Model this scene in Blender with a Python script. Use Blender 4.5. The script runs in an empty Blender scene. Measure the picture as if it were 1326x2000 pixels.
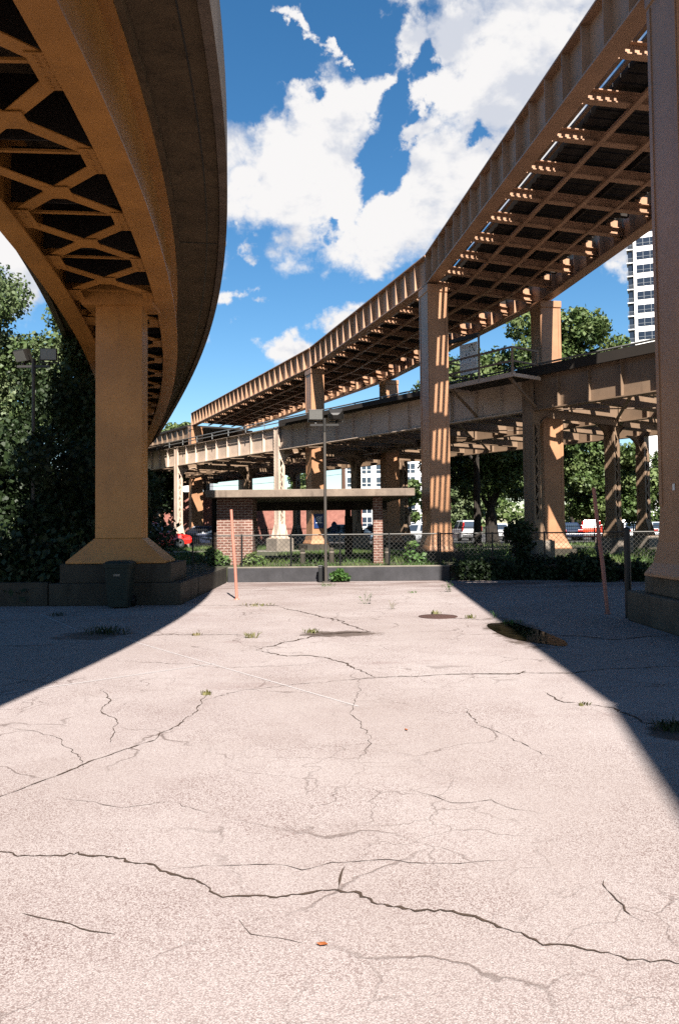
import bpy, math, random
import numpy as np
from mathutils import Vector, Matrix
random.seed(7)
RNG = np.random.default_rng(11)
S = bpy.context.scene
C = S.collection
R = math.radians

# ------------------------------------------------------------------ camera
EYE = Vector((0, 0, 1.6))
PITCH, ROLL = math.atan(0.04), 0.010
FW = Vector((0, math.cos(PITCH), math.sin(PITCH)))
RT0 = Vector((1, 0, 0)); UP0 = RT0.cross(FW)
RT = RT0*math.cos(ROLL) - UP0*math.sin(ROLL)
UP = UP0*math.cos(ROLL) + RT0*math.sin(ROLL)
cam = bpy.data.cameras.new('camera'); camo = bpy.data.objects.new('camera', cam); C.objects.link(camo)
cam.sensor_fit = 'VERTICAL'; cam.sensor_height = 36; cam.sensor_width = 24
cam.lens = 36*1555/2000; cam.shift_y = -32/2000; cam.clip_end = 6000; cam.clip_start = .05
M4 = Matrix((RT, UP, -FW)).transposed().to_4x4(); M4.translation = EYE
camo.matrix_world = M4
S.camera = camo

def ray(px, py):
    d = FW + RT*((px-663)/1555) + UP*((968-py)/1555)
    return d.normalized()
def ground(px, py, z=0.0):
    d = ray(px, py); return EYE + d*((z-EYE.z)/d.z)
def depth(px, py, y):
    d = ray(px, py); return EYE + d*(y/d.y)

# ------------------------------------------------------------------ sun + sky
SUN_EL = R(46)
sdir = Vector((-0.19, 1, -math.tan(SUN_EL)*1.018)).normalized()
sun = bpy.data.lights.new('sun', 'SUN'); sun.energy = 5.0; sun.angle = R(0.53); sun.color = (1.0, .935, .86)
suno = bpy.data.objects.new('sun', sun); C.objects.link(suno)
suno.rotation_euler = sdir.to_track_quat('-Z', 'Y').to_euler(); suno.location = (20, -60, 80)
S.view_settings.view_transform = 'Standard'; S.view_settings.look = 'None'
S.view_settings.exposure = 1.95; S.view_settings.gamma = 1.0
S.render.engine = 'CYCLES'
S.cycles.max_bounces = 6; S.cycles.diffuse_bounces = 1; S.cycles.glossy_bounces = 3; S.cycles.transparent_max_bounces = 8
S.cycles.use_denoising = False

W = bpy.data.worlds.new('World'); S.world = W; W.use_nodes = True
nt = W.node_tree; N = nt.nodes; L = nt.links; N.clear()
def wn(t, **kw):
    n = N.new(t)
    for k, v in kw.items(): setattr(n, k, v)
    return n
def wm(op, a, b=None, c=None, clamp=False):
    n = wn('ShaderNodeMath', operation=op, use_clamp=clamp)
    for i, v in enumerate((a, b, c)):
        if v is None: continue
        if hasattr(v, 'links'): L.new(v, n.inputs[i])
        else: n.inputs[i].default_value = v
    return n.outputs[0]
SKY_STRENGTH = 0.05
out = wn('ShaderNodeOutputWorld'); bg = wn('ShaderNodeBackground'); bg.inputs[1].default_value = SKY_STRENGTH
L.new(bg.outputs[0], out.inputs[0])
sky = wn('ShaderNodeTexSky', sky_type='NISHITA'); sky.sun_disc = False
sky.sun_elevation = SUN_EL; sky.sun_rotation = R(169); sky.dust_density = .35; sky.ozone_density = 2.2; sky.air_density = 1.0
hsv = wn('ShaderNodeHueSaturation'); hsv.inputs['Saturation'].default_value = 1.30; hsv.inputs['Hue'].default_value = .496; hsv.inputs['Value'].default_value = .80
L.new(sky.outputs[0], hsv.inputs['Color'])
tc = wn('ShaderNodeTexCoord'); DIR = tc.outputs['Generated']
def warp(vec, scale, amp, detail):
    n = wn('ShaderNodeTexNoise'); L.new(vec, n.inputs['Vector']); n.inputs['Scale'].default_value = scale; n.inputs['Detail'].default_value = detail; n.inputs['Roughness'].default_value = .6
    a = wn('ShaderNodeVectorMath', operation='SUBTRACT'); L.new(n.outputs['Color'], a.inputs[0]); a.inputs[1].default_value = (.5,.5,.5)
    b = wn('ShaderNodeVectorMath', operation='MULTIPLY_ADD'); L.new(a.outputs[0], b.inputs[0]); b.inputs[1].default_value = (amp,amp,amp); L.new(vec, b.inputs[2])
    return b.outputs[0]
WDIR = warp(DIR, 8.5, .23, 8)
# the clouds stand in fixed directions of the sky: (direction, angular radius)
CLOUDS = [(610,300,100),(540,320,110),(585,245,125),(500,265,115),(620,165,62),(470,345,95),(560,400,105),(650,405,85),(720,450,85),(800,405,110),(880,350,120),(960,300,110),
          (770,30,85),(890,10,120),(1040,40,150),(850,175,100),(950,190,130),(1060,170,160),(800,250,75),(1180,60,120),(1040,290,110),
          (600,45,26),(690,110,48),(570,685,50),(640,660,55),(700,630,45),(430,690,36),(440,585,34),(478,452,48),(20,470,110),(1195,490,70),
          (330,300,160),(250,560,120),(760,480,60),(1400,200,200)]
HOLES = [(690,40,62),(470,110,110),(745,110,45),(735,195,58),(722,262,52),(742,130,42),(505,60,90),(560,125,45),(800,92,42),(795,215,40),(945,255,38),(700,355,60),(700,300,60),(770,330,45),(550,130,40),(655,450,30)]
def blob(px, py, r):
    d = ray(px, py)
    v = wn('ShaderNodeVectorMath', operation='DISTANCE'); L.new(WDIR, v.inputs[0]); v.inputs[1].default_value = d
    rr = r/1555*(d.dot(FW))
    return wm('SUBTRACT', 1.0, wm('DIVIDE', v.outputs['Value'], rr*1.2))
acc = None
for b in CLOUDS:
    v = blob(*b); acc = v if acc is None else wm('SMOOTH_MAX', acc, v, .06)
hol = None
for b in HOLES:
    v = blob(*b); hol = v if hol is None else wm('MAXIMUM', hol, v)
acc = wm('SUBTRACT', acc, wm('MULTIPLY', wm('MAXIMUM', hol, 0.0), .9))
def cnoise(scale, detail, rough, off=(0,0,0), dist=0.0):
    mp = wn('ShaderNodeMapping'); L.new(DIR, mp.inputs[0]); mp.inputs['Location'].default_value = off
    mp.inputs['Scale'].default_value = (1, 1, 1.5)
    n = wn('ShaderNodeTexNoise'); L.new(mp.outputs[0], n.inputs['Vector'])
    n.inputs['Scale'].default_value = scale; n.inputs['Detail'].default_value = detail; n.inputs['Roughness'].default_value = rough
    n.inputs['Distortion'].default_value = dist
    return n.outputs[0]
n1 = cnoise(11, 9, .58, (0,0,0), .25)
n2 = cnoise(30, 8, .62, (3,1,2), .3)
dens = wm('ADD', acc, wm('MULTIPLY', wm('SUBTRACT', n1, .5), 1.3))
dens = wm('ADD', dens, wm('MULTIPLY', wm('SUBTRACT', n2, .5), .32))
alpha = wn('ShaderNodeMapRange', interpolation_type='SMOOTHSTEP'); L.new(dens, alpha.inputs[0])
alpha.inputs[1].default_value = .06; alpha.inputs[2].default_value = .56
thick = wn('ShaderNodeMapRange', interpolation_type='SMOOTHSTEP'); L.new(dens, thick.inputs[0])
thick.inputs[1].default_value = .3; thick.inputs[2].default_value = 1.0
nup = cnoise(11, 5, .58, (-.012,-.03,.075), .25)
n3 = wm('ADD', cnoise(7, 5, .55, (5.2,.3,1.13)), wm('MULTIPLY', wm('SUBTRACT', n1, nup), 1.3))
n3 = wm('ADD', n3, wm('MULTIPLY', wm('SUBTRACT', .75, dens), .10))
shade = wn('ShaderNodeMapRange', interpolation_type='SMOOTHSTEP'); L.new(n3, shade.inputs[0])
shade.inputs[1].default_value = .33; shade.inputs[2].default_value = .60
cc = wn('ShaderNodeMix', data_type='RGBA'); L.new(shade.outputs[0], cc.inputs[0])
K = .245/SKY_STRENGTH
cc.inputs[6].default_value = (K*.70, K*.735, K*.82, 1); cc.inputs[7].default_value = (K*1.0, K*.985, K*.98, 1)
mix = wn('ShaderNodeMix', data_type='RGBA'); L.new(alpha.outputs[0], mix.inputs[0])
L.new(hsv.outputs[0], mix.inputs[6]); L.new(cc.outputs[2], mix.inputs[7])
L.new(mix.outputs[2], bg.inputs[0])

# ------------------------------------------------------------------ materials
def lnk(t, a, b): t.links.new(a, b)
class Mat:
    def __init__(s, name, rough=.6, metal=0.0, spec=.4):
        s.m = bpy.data.materials.new(name); s.m.use_nodes = True
        s.t = s.m.node_tree; s.b = s.t.nodes['Principled BSDF']
        s.b.inputs['Roughness'].default_value = rough; s.b.inputs['Metallic'].default_value = metal
        s.b.inputs['Specular IOR Level'].default_value = spec
        g = s.t.nodes.new('ShaderNodeNewGeometry'); s.pos = g.outputs['Position']; s.isl = g.outputs['Random Per Island']
    def n(s, t, **kw):
        n = s.t.nodes.new(t)
        for k, v in kw.items(): setattr(n, k, v)
        return n
    def l(s, a, b): s.t.links.new(a, b)
    def math(s, op, a, b=None, c=None):
        n = s.n('ShaderNodeMath', operation=op)
        for i, v in enumerate((a, b, c)):
            if v is None: continue
            if hasattr(v, 'links'): s.l(v, n.inputs[i])
            else: n.inputs[i].default_value = v
        return n.outputs[0]
    def map(s, v, scale):
        mp = s.n('ShaderNodeMapping'); s.l(v, mp.inputs[0]); mp.inputs['Scale'].default_value = scale
        return mp.outputs[0]
    def noise(s, scale, detail=6, rough=.6, sc=(1,1,1), dist=0, vec=None):
        n = s.n('ShaderNodeTexNoise'); s.l(s.map(vec or s.pos, sc), n.inputs['Vector'])
        n.inputs['Scale'].default_value = scale; n.inputs['Detail'].default_value = detail; n.inputs['Roughness'].default_value = rough
        n.inputs['Distortion'].default_value = dist
        return n.outputs[0]
    def ramp(s, v, lo, hi, smooth=True):
        n = s.n('ShaderNodeMapRange'); n.interpolation_type = 'SMOOTHSTEP' if smooth else 'LINEAR'
        s.l(v, n.inputs[0]); n.inputs[1].default_value = lo; n.inputs[2].default_value = hi
        return n.outputs[0]
    def mix(s, f, a, b, mode='MIX'):
        n = s.n('ShaderNodeMix', data_type='RGBA', blend_type=mode)
        for i, v in ((0, f), (6, a), (7, b)):
            if hasattr(v, 'links'): s.l(v, n.inputs[i])
            elif i == 0: n.inputs[0].default_value = v
            else: n.inputs[i].default_value = (*v, 1)
        return n.outputs[2]
    def col(s, c):
        if hasattr(c, 'links'): s.l(c, s.b.inputs['Base Color'])
        else: s.b.inputs['Base Color'].default_value = (*c, 1)
        return s
    def bump(s, h, strength=.3, dist=.01):
        n = s.n('ShaderNodeBump'); n.inputs['Strength'].default_value = strength; n.inputs['Distance'].default_value = dist
        s.l(h, n.inputs['Height']); s.l(n.outputs[0], s.b.inputs['Normal'])

def mul(c, k): return tuple(min(1, x*k) for x in c)
ALB = .37
def paint(name, c, dirt=(.10,.06,.035), rough=.5, amt=.5, streak=1.0, var=.18):
    """weathered coat of paint: slow tone drift, vertical rain streaks, rust and grime spots"""
    m = Mat(name, rough); c = mul(c, ALB); dirt = mul(dirt, ALB)
    a = m.noise(.9, 5, .6)
    base = m.mix(m.ramp(a, .3, .7), mul(c, 1-var), mul(c, 1+var*.6))
    st = m.noise(3.2, 6, .7, (1.6, 1.6, .12))
    base = m.mix(m.math('MULTIPLY', m.ramp(st, .54, .78), .55*streak*amt), base, dirt)
    sp = m.noise(14, 6, .7)
    base = m.mix(m.math('MULTIPLY', m.ramp(sp, .60, .74), .7*amt), base, mul(dirt, .8))
    m.col(base)
    r = m.math('MULTIPLY_ADD', sp, .35, rough-.15); m.l(r, m.b.inputs['Roughness'])
    m.bump(m.noise(30, 5, .6), .12, .006)
    return m.m
def plain(name, c, rough=.6, metal=0, var=.12, scale=4, spec=.4):
    m = Mat(name, rough, metal, spec); c = mul(c, ALB)
    m.col(m.mix(m.noise(scale, 6, .65), mul(c, 1-var*1.6), mul(c, 1+var*1.6)))
    return m.m
def concrete(name, c, stain=(.05,.045,.04), amt=.7, rough=.85):
    m = Mat(name, rough, 0, .25); c = mul(c, ALB); stain = mul(stain, ALB)
    b = m.mix(m.ramp(m.noise(1.3, 8, .68), .3, .7), mul(c, .72), mul(c, 1.2))
    b = m.mix(m.math('MULTIPLY', m.ramp(m.noise(2.4, 7, .7, (1.3,1.3,.22)), .5, .75), amt), b, stain)
    b = m.mix(m.math('MULTIPLY', m.ramp(m.noise(45, 3, .5), .56, .66), .45), b, mul(c, .45))
    m.col(b); m.bump(m.noise(25, 8, .65), .35, .015)
    return m.m
def foliage(name, c1, c2, c3):
    m = Mat(name, .55, 0, .25)
    f = m.mix(m.isl, c1, c2)
    f = m.mix(m.ramp(m.noise(.7, 3, .5), .42, .66), f, c3)
    m.col(f)
    tr = m.n('ShaderNodeBsdfTranslucent'); m.l(f, tr.inputs[0])
    mx = m.n('ShaderNodeMixShader'); mx.inputs[0].default_value = .22
    m.l(m.b.outputs[0], mx.inputs[1]); m.l(tr.outputs[0], mx.inputs[2])
    m.l(mx.outputs[0], m.t.nodes['Material Output'].inputs[0])
    return m.m
def brick(name, c1, c2, mortar, w=.215, h=.075, mort=.012):
    m = Mat(name, .85, 0, .2); c1 = mul(c1, ALB); c2 = mul(c2, ALB); mortar = mul(mortar, ALB)
    sp = m.n('ShaderNodeSeparateXYZ'); m.l(m.pos, sp.inputs[0])
    cb = m.n('ShaderNodeCombineXYZ'); m.l(m.math('ADD', sp.outputs[0], sp.outputs[1]), cb.inputs[0]); m.l(sp.outputs[2], cb.inputs[1])
    br = m.n('ShaderNodeTexBrick'); m.l(cb.outputs[0], br.inputs['Vector'])
    br.inputs['Color1'].default_value = (*c1, 1); br.inputs['Color2'].default_value = (*c2, 1); br.inputs['Mortar'].default_value = (*mortar, 1)
    br.inputs['Scale'].default_value = 1; br.inputs['Mortar Size'].default_value = mort; br.inputs['Mortar Smooth'].default_value = .15
    br.inputs['Brick Width'].default_value = w; br.inputs['Row Height'].default_value = h
    b = m.mix(m.math('MULTIPLY', m.ramp(m.noise(2.5, 6, .65), .35, .7), .5), br.outputs[0], mul(c1, .45))
    m.col(b); m.bump(br.outputs['Fac'], -.5, .01)
    return m.m

ORANGE = paint('orange_viaduct_paint', (.84,.36,.078), (.15,.06,.02), .42, .8)
TAN = paint('tan_viaduct_paint', (.77,.44,.265), (.15,.07,.035), .45, .8)
TANCOL = paint('tan_column_paint', (.72,.365,.185), (.15,.07,.04), .42, .55)
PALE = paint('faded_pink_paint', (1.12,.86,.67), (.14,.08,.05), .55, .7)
PALED = paint('shade_dark_faded_paint', (.42,.28,.18), (.10,.06,.04), .55, .8)  # faded paint darkened: shade on the railway's far and right parts put into colour
DARKSTEEL = paint('dark_steel', (.045,.03,.02), (.05,.03,.02), .6, .6)  # near-black steel for diaphragms, stringers and the platform hood
RUSTY = paint('orange_marker_paint', (.85,.33,.23), (.30,.10,.06), .6, .6)
CONC_A = concrete('weathered_deck_concrete', (.23,.155,.085), (.05,.034,.02), .8)
CONC_PAR = concrete('parapet_concrete', (.34,.255,.19), (.12,.085,.06), .7)
CONC_DK = concrete('dark_footing_concrete', (.10,.085,.062), (.025,.023,.016), .9)  # dark concrete tones for footings, side walls and a few small parts
CONC_MID = concrete('grey_brown_footing_concrete', (.24,.20,.15), (.07,.055,.04), .8)
CONC_PED = concrete('pedestal_concrete', (.44,.37,.30), (.16,.12,.09), .6)
CONC_CAN = concrete('canopy_concrete', (.40,.31,.24), (.10,.07,.05), .65)
LEDGE = concrete('grey_painted_ledge', (.085,.082,.088), (.03,.03,.03), .5)
LEDGETOP = concrete('worn_ledge_cap', (.42,.37,.30), (.14,.11,.08), .8)
TIMBER = plain('creosoted_timber', (.035,.024,.016), .85, 0, .3, 3)
STEELRAIL = plain('running_rail_steel', (.10,.075,.06), .45, .6)
BLACK = plain('black_iron_paint', (.012,.012,.012), .5)
GALV = plain('galvanised_pipe', (.42,.42,.40), .4, .5)
GALVD = plain('dull_chainlink_wire', (.10,.095,.085), .5, .4)
POLEPAINT = paint('peeling_pole_paint', (.10,.085,.07), (.32,.22,.15), .6, .9)
LAMPBODY = plain('bronze_floodlight_body', (.03,.026,.022), .5)
LAMPGLASS = plain('floodlight_glass', (.20,.195,.18), .25, 0, .2, 30, .6)
BINGREEN = plain('dark_green_plastic', (.012,.026,.015), .7, 0, .2, 9)
WHITEP = plain('white_enamel', (1.7,1.66,1.6), .4)
BLUEP = plain('blue_enamel', (.02,.06,.22), .4)
BRICK_D = brick('brown_brick', (.29,.125,.09), (.38,.17,.125), (.70,.54,.45), .235, .088, .015)
BRICK_R = brick('red_brick', (.55,.19,.145), (.62,.23,.17), (.62,.38,.30), .22, .078, .010)
BARK = plain('bark', (.045,.033,.023), .9, 0, .3, 8)
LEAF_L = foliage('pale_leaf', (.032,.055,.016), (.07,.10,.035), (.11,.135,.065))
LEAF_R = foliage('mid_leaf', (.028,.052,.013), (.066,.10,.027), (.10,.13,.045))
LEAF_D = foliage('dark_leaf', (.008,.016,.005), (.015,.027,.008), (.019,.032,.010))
LEAF_W = foliage('weed_leaf', (.026,.065,.013), (.052,.104,.022), (.09,.12,.04))
DRYW = foliage('dry_weed_leaf', (.07,.08,.022), (.12,.11,.04), (.14,.115,.05))
GRASSM = foliage('grass_blade', (.028,.062,.011), (.056,.10,.022), (.09,.115,.037))

DAMPS = [(ground(1013,1234).x, ground(1013,1234).y, .42, 1.6), (ground(185,1242).x, ground(185,1242).y, .55, .5), (ground(660,1238).x, ground(660,1238).y, .65, .32), (ground(1330,1428).x, ground(1330,1428).y, .25, .3)]
def pavement_material():
    m = Mat('cracked_pavement', .9, 0, .22)
    big = m.noise(.16, 6, .6); mid = m.noise(1.1, 7, .62)
    b = m.mix(m.ramp(big, .35, .65), (.50,.425,.415), (.60,.53,.52))
    b = m.mix(m.math('MULTIPLY', m.ramp(mid, .48, .74), .40), b, (.34,.26,.245))
    v = m.n('ShaderNodeTexVoronoi'); m.l(m.pos, v.inputs['Vector']); v.inputs['Scale'].default_value = 165
    sp = m.n('ShaderNodeSeparateColor'); m.l(v.outputs['Color'], sp.inputs[0])
    b = m.mix(m.math('MULTIPLY', m.ramp(sp.outputs[0], .55, .95), .40), b, (.80,.73,.71))
    b = m.mix(m.math('MULTIPLY', m.ramp(sp.outputs[1], .66, .82), m.math('MULTIPLY_ADD', m.ramp(m.noise(.8,5,.6), .38, .66), .62, .30)), b, (.20,.125,.115))
    b = m.mix(m.math('MULTIPLY', m.ramp(v.outputs['Distance'], .45, .75), .5), b, (.20,.14,.13))
    # fine map cracking, only in patches
    wob = m.n('ShaderNodeTexNoise'); m.l(m.pos, wob.inputs['Vector']); wob.inputs['Scale'].default_value = 2.5; wob.inputs['Detail'].default_value = 5
    add = m.n('ShaderNodeVectorMath', operation='MULTIPLY_ADD'); m.l(wob.outputs['Color'], add.inputs[0]); add.inputs[1].default_value = (.55,.55,0); m.l(m.pos, add.inputs[2])
    def cells(scale, w, patch, amt, prev):
        ve = m.n('ShaderNodeTexVoronoi', feature='DISTANCE_TO_EDGE'); m.l(m.map(add.outputs[0], (1,1,0)), ve.inputs['Vector']); ve.inputs['Scale'].default_value = scale
        line = m.math('SUBTRACT', 1.0, m.ramp(ve.outputs['Distance'], w*.2, w))
        msk = m.ramp(m.noise(patch, 4, .55), .47, .60)
        f = m.math('MULTIPLY', m.math('MULTIPLY', line, msk), amt)
        return m.mix(f, prev, (.10,.065,.055)), f
    b, f1 = cells(.85, .011, .45, .75, b)
    b, f2 = cells(2.3, .016, .33, .50, b)
    # reddish damp stains towards the ledge
    sxyz = m.n('ShaderNodeSeparateXYZ'); m.l(m.pos, sxyz.inputs[0])
    far = m.ramp(sxyz.outputs[1], 18.5, 23.0)
    st = m.ramp(m.noise(.8, 8, .68, (.45,1.6,1)), .40, .62)
    b = m.mix(m.math('MULTIPLY', m.math('MULTIPLY', far, st), .80), b, (.14,.075,.06))
    for cx, cy, rx, ry in DAMPS:
        dx = m.math('DIVIDE', m.math('SUBTRACT', sxyz.outputs[0], cx), rx); dy = m.math('DIVIDE', m.math('SUBTRACT', sxyz.outputs[1], cy), ry)
        rr_ = m.math('SQRT', m.math('ADD', m.math('MULTIPLY', dx, dx), m.math('MULTIPLY', dy, dy)))
        rr_ = m.math('ADD', rr_, m.math('MULTIPLY', m.math('SUBTRACT', m.noise(2.2, 8, .7), .5), 2.4))
        b = m.mix(m.math('MULTIPLY', m.math('SUBTRACT', 1.0, m.ramp(rr_, .75, 1.15)), .85), b, (.085,.055,.04))
    pt = m.ramp(m.noise(.33, 3, .5, (1,.7,1)), .44, .58)
    b = m.mix(m.math('MULTIPLY', pt, .22), b, (.36,.29,.265))
    st2 = m.ramp(m.noise(.55, 6, .6, (.8,1.5,1)), .60, .72)
    b = m.mix(m.math('MULTIPLY', st2, .38), b, (.24,.15,.14))
    m.col(m.mix(1.0, b, (ALB*1.19,ALB*1.185,ALB*1.155), 'MULTIPLY'))
    h = m.math('ADD', m.math('MULTIPLY', v.outputs['Distance'], -.6), m.math('MULTIPLY', m.math('ADD', f1, f2), -1.2))
    m.bump(h, .55, .006)
    return m.m
PAVE = pavement_material()
CRACKM = plain('crack_dirt', (.075,.042,.024), .95, 0, .5, 12)
SOIL = concrete('bare_soil', (.20,.17,.11), (.07,.06,.035), .7)
LAWN = plain('lawn_soil', (.075,.085,.035), .95, 0, .45, .8)
WALKM = concrete('sidewalk_concrete', (.44,.39,.34), (.2,.17,.14), .4)
LOTM = plain('parking_asphalt', (.10,.095,.09), .9)
def glass_dark():
    m = Mat('dark_glazing', .08, 0, .7); m.col((.02,.03,.045)); return m.m
GLASS = glass_dark()
def water():
    m = Mat('puddle_water', .03, 0, .5); m.col(m.mix(m.ramp(m.noise(4, 5, .6), .4, .6), (.006,.005,.003), (.016,.012,.007)))
    m.bump(m.noise(9, 2, .5), .03, .004); return m.m
WATER = water()

# ------------------------------------------------------------------ builders
OFF = {}
def setp(o, label=None, cat=None, group=None, kind=None):
    if label: o['label'] = label
    if cat: o['category'] = cat
    if group: o['group'] = group
    if kind: o['kind'] = kind
    return o
def thing(name, label, cat, loc=(0,0,0), rz=0, group=None, local=False, kind=None):
    o = bpy.data.objects.new(name, None); C.objects.link(o); o.empty_display_size = .3
    o.location = loc; o.rotation_euler = (0,0,rz)
    OFF[o.name] = Vector((0,0,0)) if local else Vector(loc)
    return setp(o, label, cat, group, kind)
class MB:
    def __init__(s): s.v = []; s.f = []
    def add(s, vs, fs):
        k = len(s.v); s.v += [tuple(v) for v in vs]; s.f += [tuple(i+k for i in f) for f in fs]; return s
    def obox(s, c, ax, ay, az):
        c = Vector(c); ax = Vector(ax); ay = Vector(ay); az = Vector(az)
        vs = [c + ax*i + ay*j + az*k for k in (-1,1) for j in (-1,1) for i in (-1,1)]
        return s.add(vs, [(0,2,3,1),(4,5,7,6),(0,1,5,4),(2,6,7,3),(0,4,6,2),(1,3,7,5)])
    def box(s, x0, x1, y0, y1, z0, z1):
        return s.obox(((x0+x1)/2,(y0+y1)/2,(z0+z1)/2), ((x1-x0)/2,0,0), (0,(y1-y0)/2,0), (0,0,(z1-z0)/2))
    def beam(s, a, b, w, h, up=(0,0,1)):
        a = Vector(a); b = Vector(b); d = b-a; ln = d.length; d = d/ln; up = Vector(up)
        sx = d.cross(up)
        if sx.length < 1e-4: sx = d.cross(Vector((1,0,0)))
        sx.normalize(); u2 = sx.cross(d)
        return s.obox((a+b)/2, sx*(w/2), d*(ln/2), u2*(h/2))
    def tube(s, pts, rads, n=8, cap=True):
        rings = []; k = len(s.v); pts = [Vector(p) for p in pts]
        if not hasattr(rads, '__len__'): rads = [rads]*len(pts)
        for i, p in enumerate(pts):
            d = (pts[min(i+1, len(pts)-1)] - pts[max(i-1, 0)]).normalized()
            a = d.cross(Vector((0,0,1)))
            if a.length < 1e-3: a = d.cross(Vector((1,0,0)))
            a.normalize(); b = d.cross(a)
            s.v += [tuple(p + (a*math.cos(2*math.pi*j/n) + b*math.sin(2*math.pi*j/n))*rads[i]) for j in range(n)]
        for i in range(len(pts)-1):
            for j in range(n):
                s.f.append((k+i*n+j, k+i*n+(j+1)%n, k+(i+1)*n+(j+1)%n, k+(i+1)*n+j))
        if cap:
            s.f.append(tuple(k+j for j in range(n))); s.f.append(tuple(k+(len(pts)-1)*n+j for j in reversed(range(n))))
        return s
    def loft(s, rings, closed=True, cap=True):
        k = len(s.v); n = len(rings[0])
        for r in rings: s.v += [tuple(p) for p in r]
        for i in range(len(rings)-1):
            for j in range(n if closed else n-1):
                s.f.append((k+i*n+j, k+i*n+(j+1)%n, k+(i+1)*n+(j+1)%n, k+(i+1)*n+j))
        if cap:
            s.f.append(tuple(k+j for j in reversed(range(n)))); s.f.append(tuple(k+(len(rings)-1)*n+j for j in range(n)))
        return s
    def prism(s, poly, z0, z1):
        return s.loft([[(x,y,z0) for x,y in poly], [(x,y,z1) for x,y in poly]])
    def build(s, name, mat, parent=None, smooth=False, bevel=0, sub=0):
        off = OFF.get(parent.name, Vector((0,0,0))) if parent else Vector((0,0,0))
        me = bpy.data.meshes.new(name)
        me.from_pydata([(x-off.x, y-off.y, z-off.z) for x,y,z in s.v], [], s.f); me.validate(); me.update()
        import bmesh
        if len(s.f) < 60000:
            bm = bmesh.new(); bm.from_mesh(me); bmesh.ops.recalc_face_normals(bm, faces=bm.faces); bm.to_mesh(me); bm.free()
        if smooth: me.polygons.foreach_set('use_smooth', [True]*len(me.polygons))
        me.materials.append(mat)
        o = bpy.data.objects.new(name, me); C.objects.link(o)
        if parent: o.parent = parent
        OFF[o.name] = off
        if bevel:
            b = o.modifiers.new('bevel', 'BEVEL'); b.width = bevel; b.segments = 2; b.limit_method = 'ANGLE'
        return o
def kids(o): return [c for c in bpy.data.objects if c.parent == o]
def dup(o, parent=None):
    c = o.copy(); C.objects.link(c); OFF[c.name] = OFF.get(o.name, Vector())
    if parent: c.parent = parent
    for k in kids(o): dup(k, c)
    return c

def leaf_mesh(name, centres, radii, n, size, mat, parent=None, squash=.85, hollow=.35, droop=.3, elong=1.5):
    """n leaf-sized faces spread through clumps given as spheres"""
    cs = np.array(centres, float); rs = np.array(radii, float)
    off = OFF.get(parent.name, Vector((0,0,0))) if parent else Vector((0,0,0))
    w = rs**2; idx = RNG.choice(len(cs), n, p=w/w.sum())
    d = RNG.normal(size=(n,3)); d /= np.linalg.norm(d, axis=1)[:,None]
    rad = rs[idx]*(hollow + (1-hollow)*RNG.random(n)**.55)*(1+.12*RNG.normal(size=n))
    d[:,2] *= squash
    p = cs[idx] + d*rad[:,None]
    nrm = d*.6 + RNG.normal(size=(n,3))*.75 + np.array([0,0,droop]); nrm /= np.linalg.norm(nrm, axis=1)[:,None]
    t = np.cross(nrm, RNG.normal(size=(n,3))); t /= np.linalg.norm(t, axis=1)[:,None]
    b = np.cross(nrm, t)
    s = size*(.6 + .8*RNG.random(n))[:,None]
    q = np.stack([p - t*s*elong*.5, p + b*s*.5 + nrm*s*.12, p + t*s*elong*.5, p - b*s*.5 + nrm*s*.12], 1).reshape(-1,3)
    q -= np.array(off)
    me = bpy.data.meshes.new(name)
    me.vertices.add(len(q)); me.vertices.foreach_set('co', q.ravel())
    me.loops.add(4*n); me.loops.foreach_set('vertex_index', np.arange(4*n))
    me.polygons.add(n); me.polygons.foreach_set('loop_start', np.arange(n)*4)
    me.update(); me.validate()
    me.materials.append(mat)
    o = bpy.data.objects.new(name, me); C.objects.link(o)
    if parent: o.parent = parent
    OFF[o.name] = off
    return o
# ================================================================== THE SETTING
g = MB(); g.add([(-2500,-2500,0),(2500,-2500,0),(2500,2500,0),(-2500,2500,0)], [(0,1,2,3)])
pave = setp(g.build('pavement', PAVE), 'sunlit cracked exposed-aggregate pavement of the empty yard', None, None, 'structure')

ZT = .38   # the raised ground behind the ledge
terr = [(-400,17.2),(-3.55,17.2),(-3.55,24.0),(7.95,24.0),(16,23.6),(400,20),(400,900),(-400,900)]
t = MB(); t.prism(terr, -.2, ZT); setp(t.build('raised_ground', LAWN), None, None, None, 'structure')
w = MB(); w.add([(-60,41.2,ZT+.006),(30,41.2,ZT+.006),(30,43.6,ZT+.006),(-60,43.6,ZT+.006)], [(0,1,2,3)])
setp(w.build('sidewalk', WALKM), None, None, None, 'structure')
w = MB(); w.add([(-120,55,ZT+.006),(120,55,ZT+.006),(120,120,ZT+.006),(-120,120,ZT+.006)], [(0,1,2,3)])
setp(w.build('parking_lot', LOTM), None, None, None, 'structure')
w = MB(); w.add([(-3.3,24.1,ZT+.006),(3.5,24.1,ZT+.006),(3.6,26.4,ZT+.006),(-3.3,26.7,ZT+.006)], [(0,1,2,3)])
setp(w.build('soil_strip', SOIL), None, None, None, 'structure')

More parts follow.
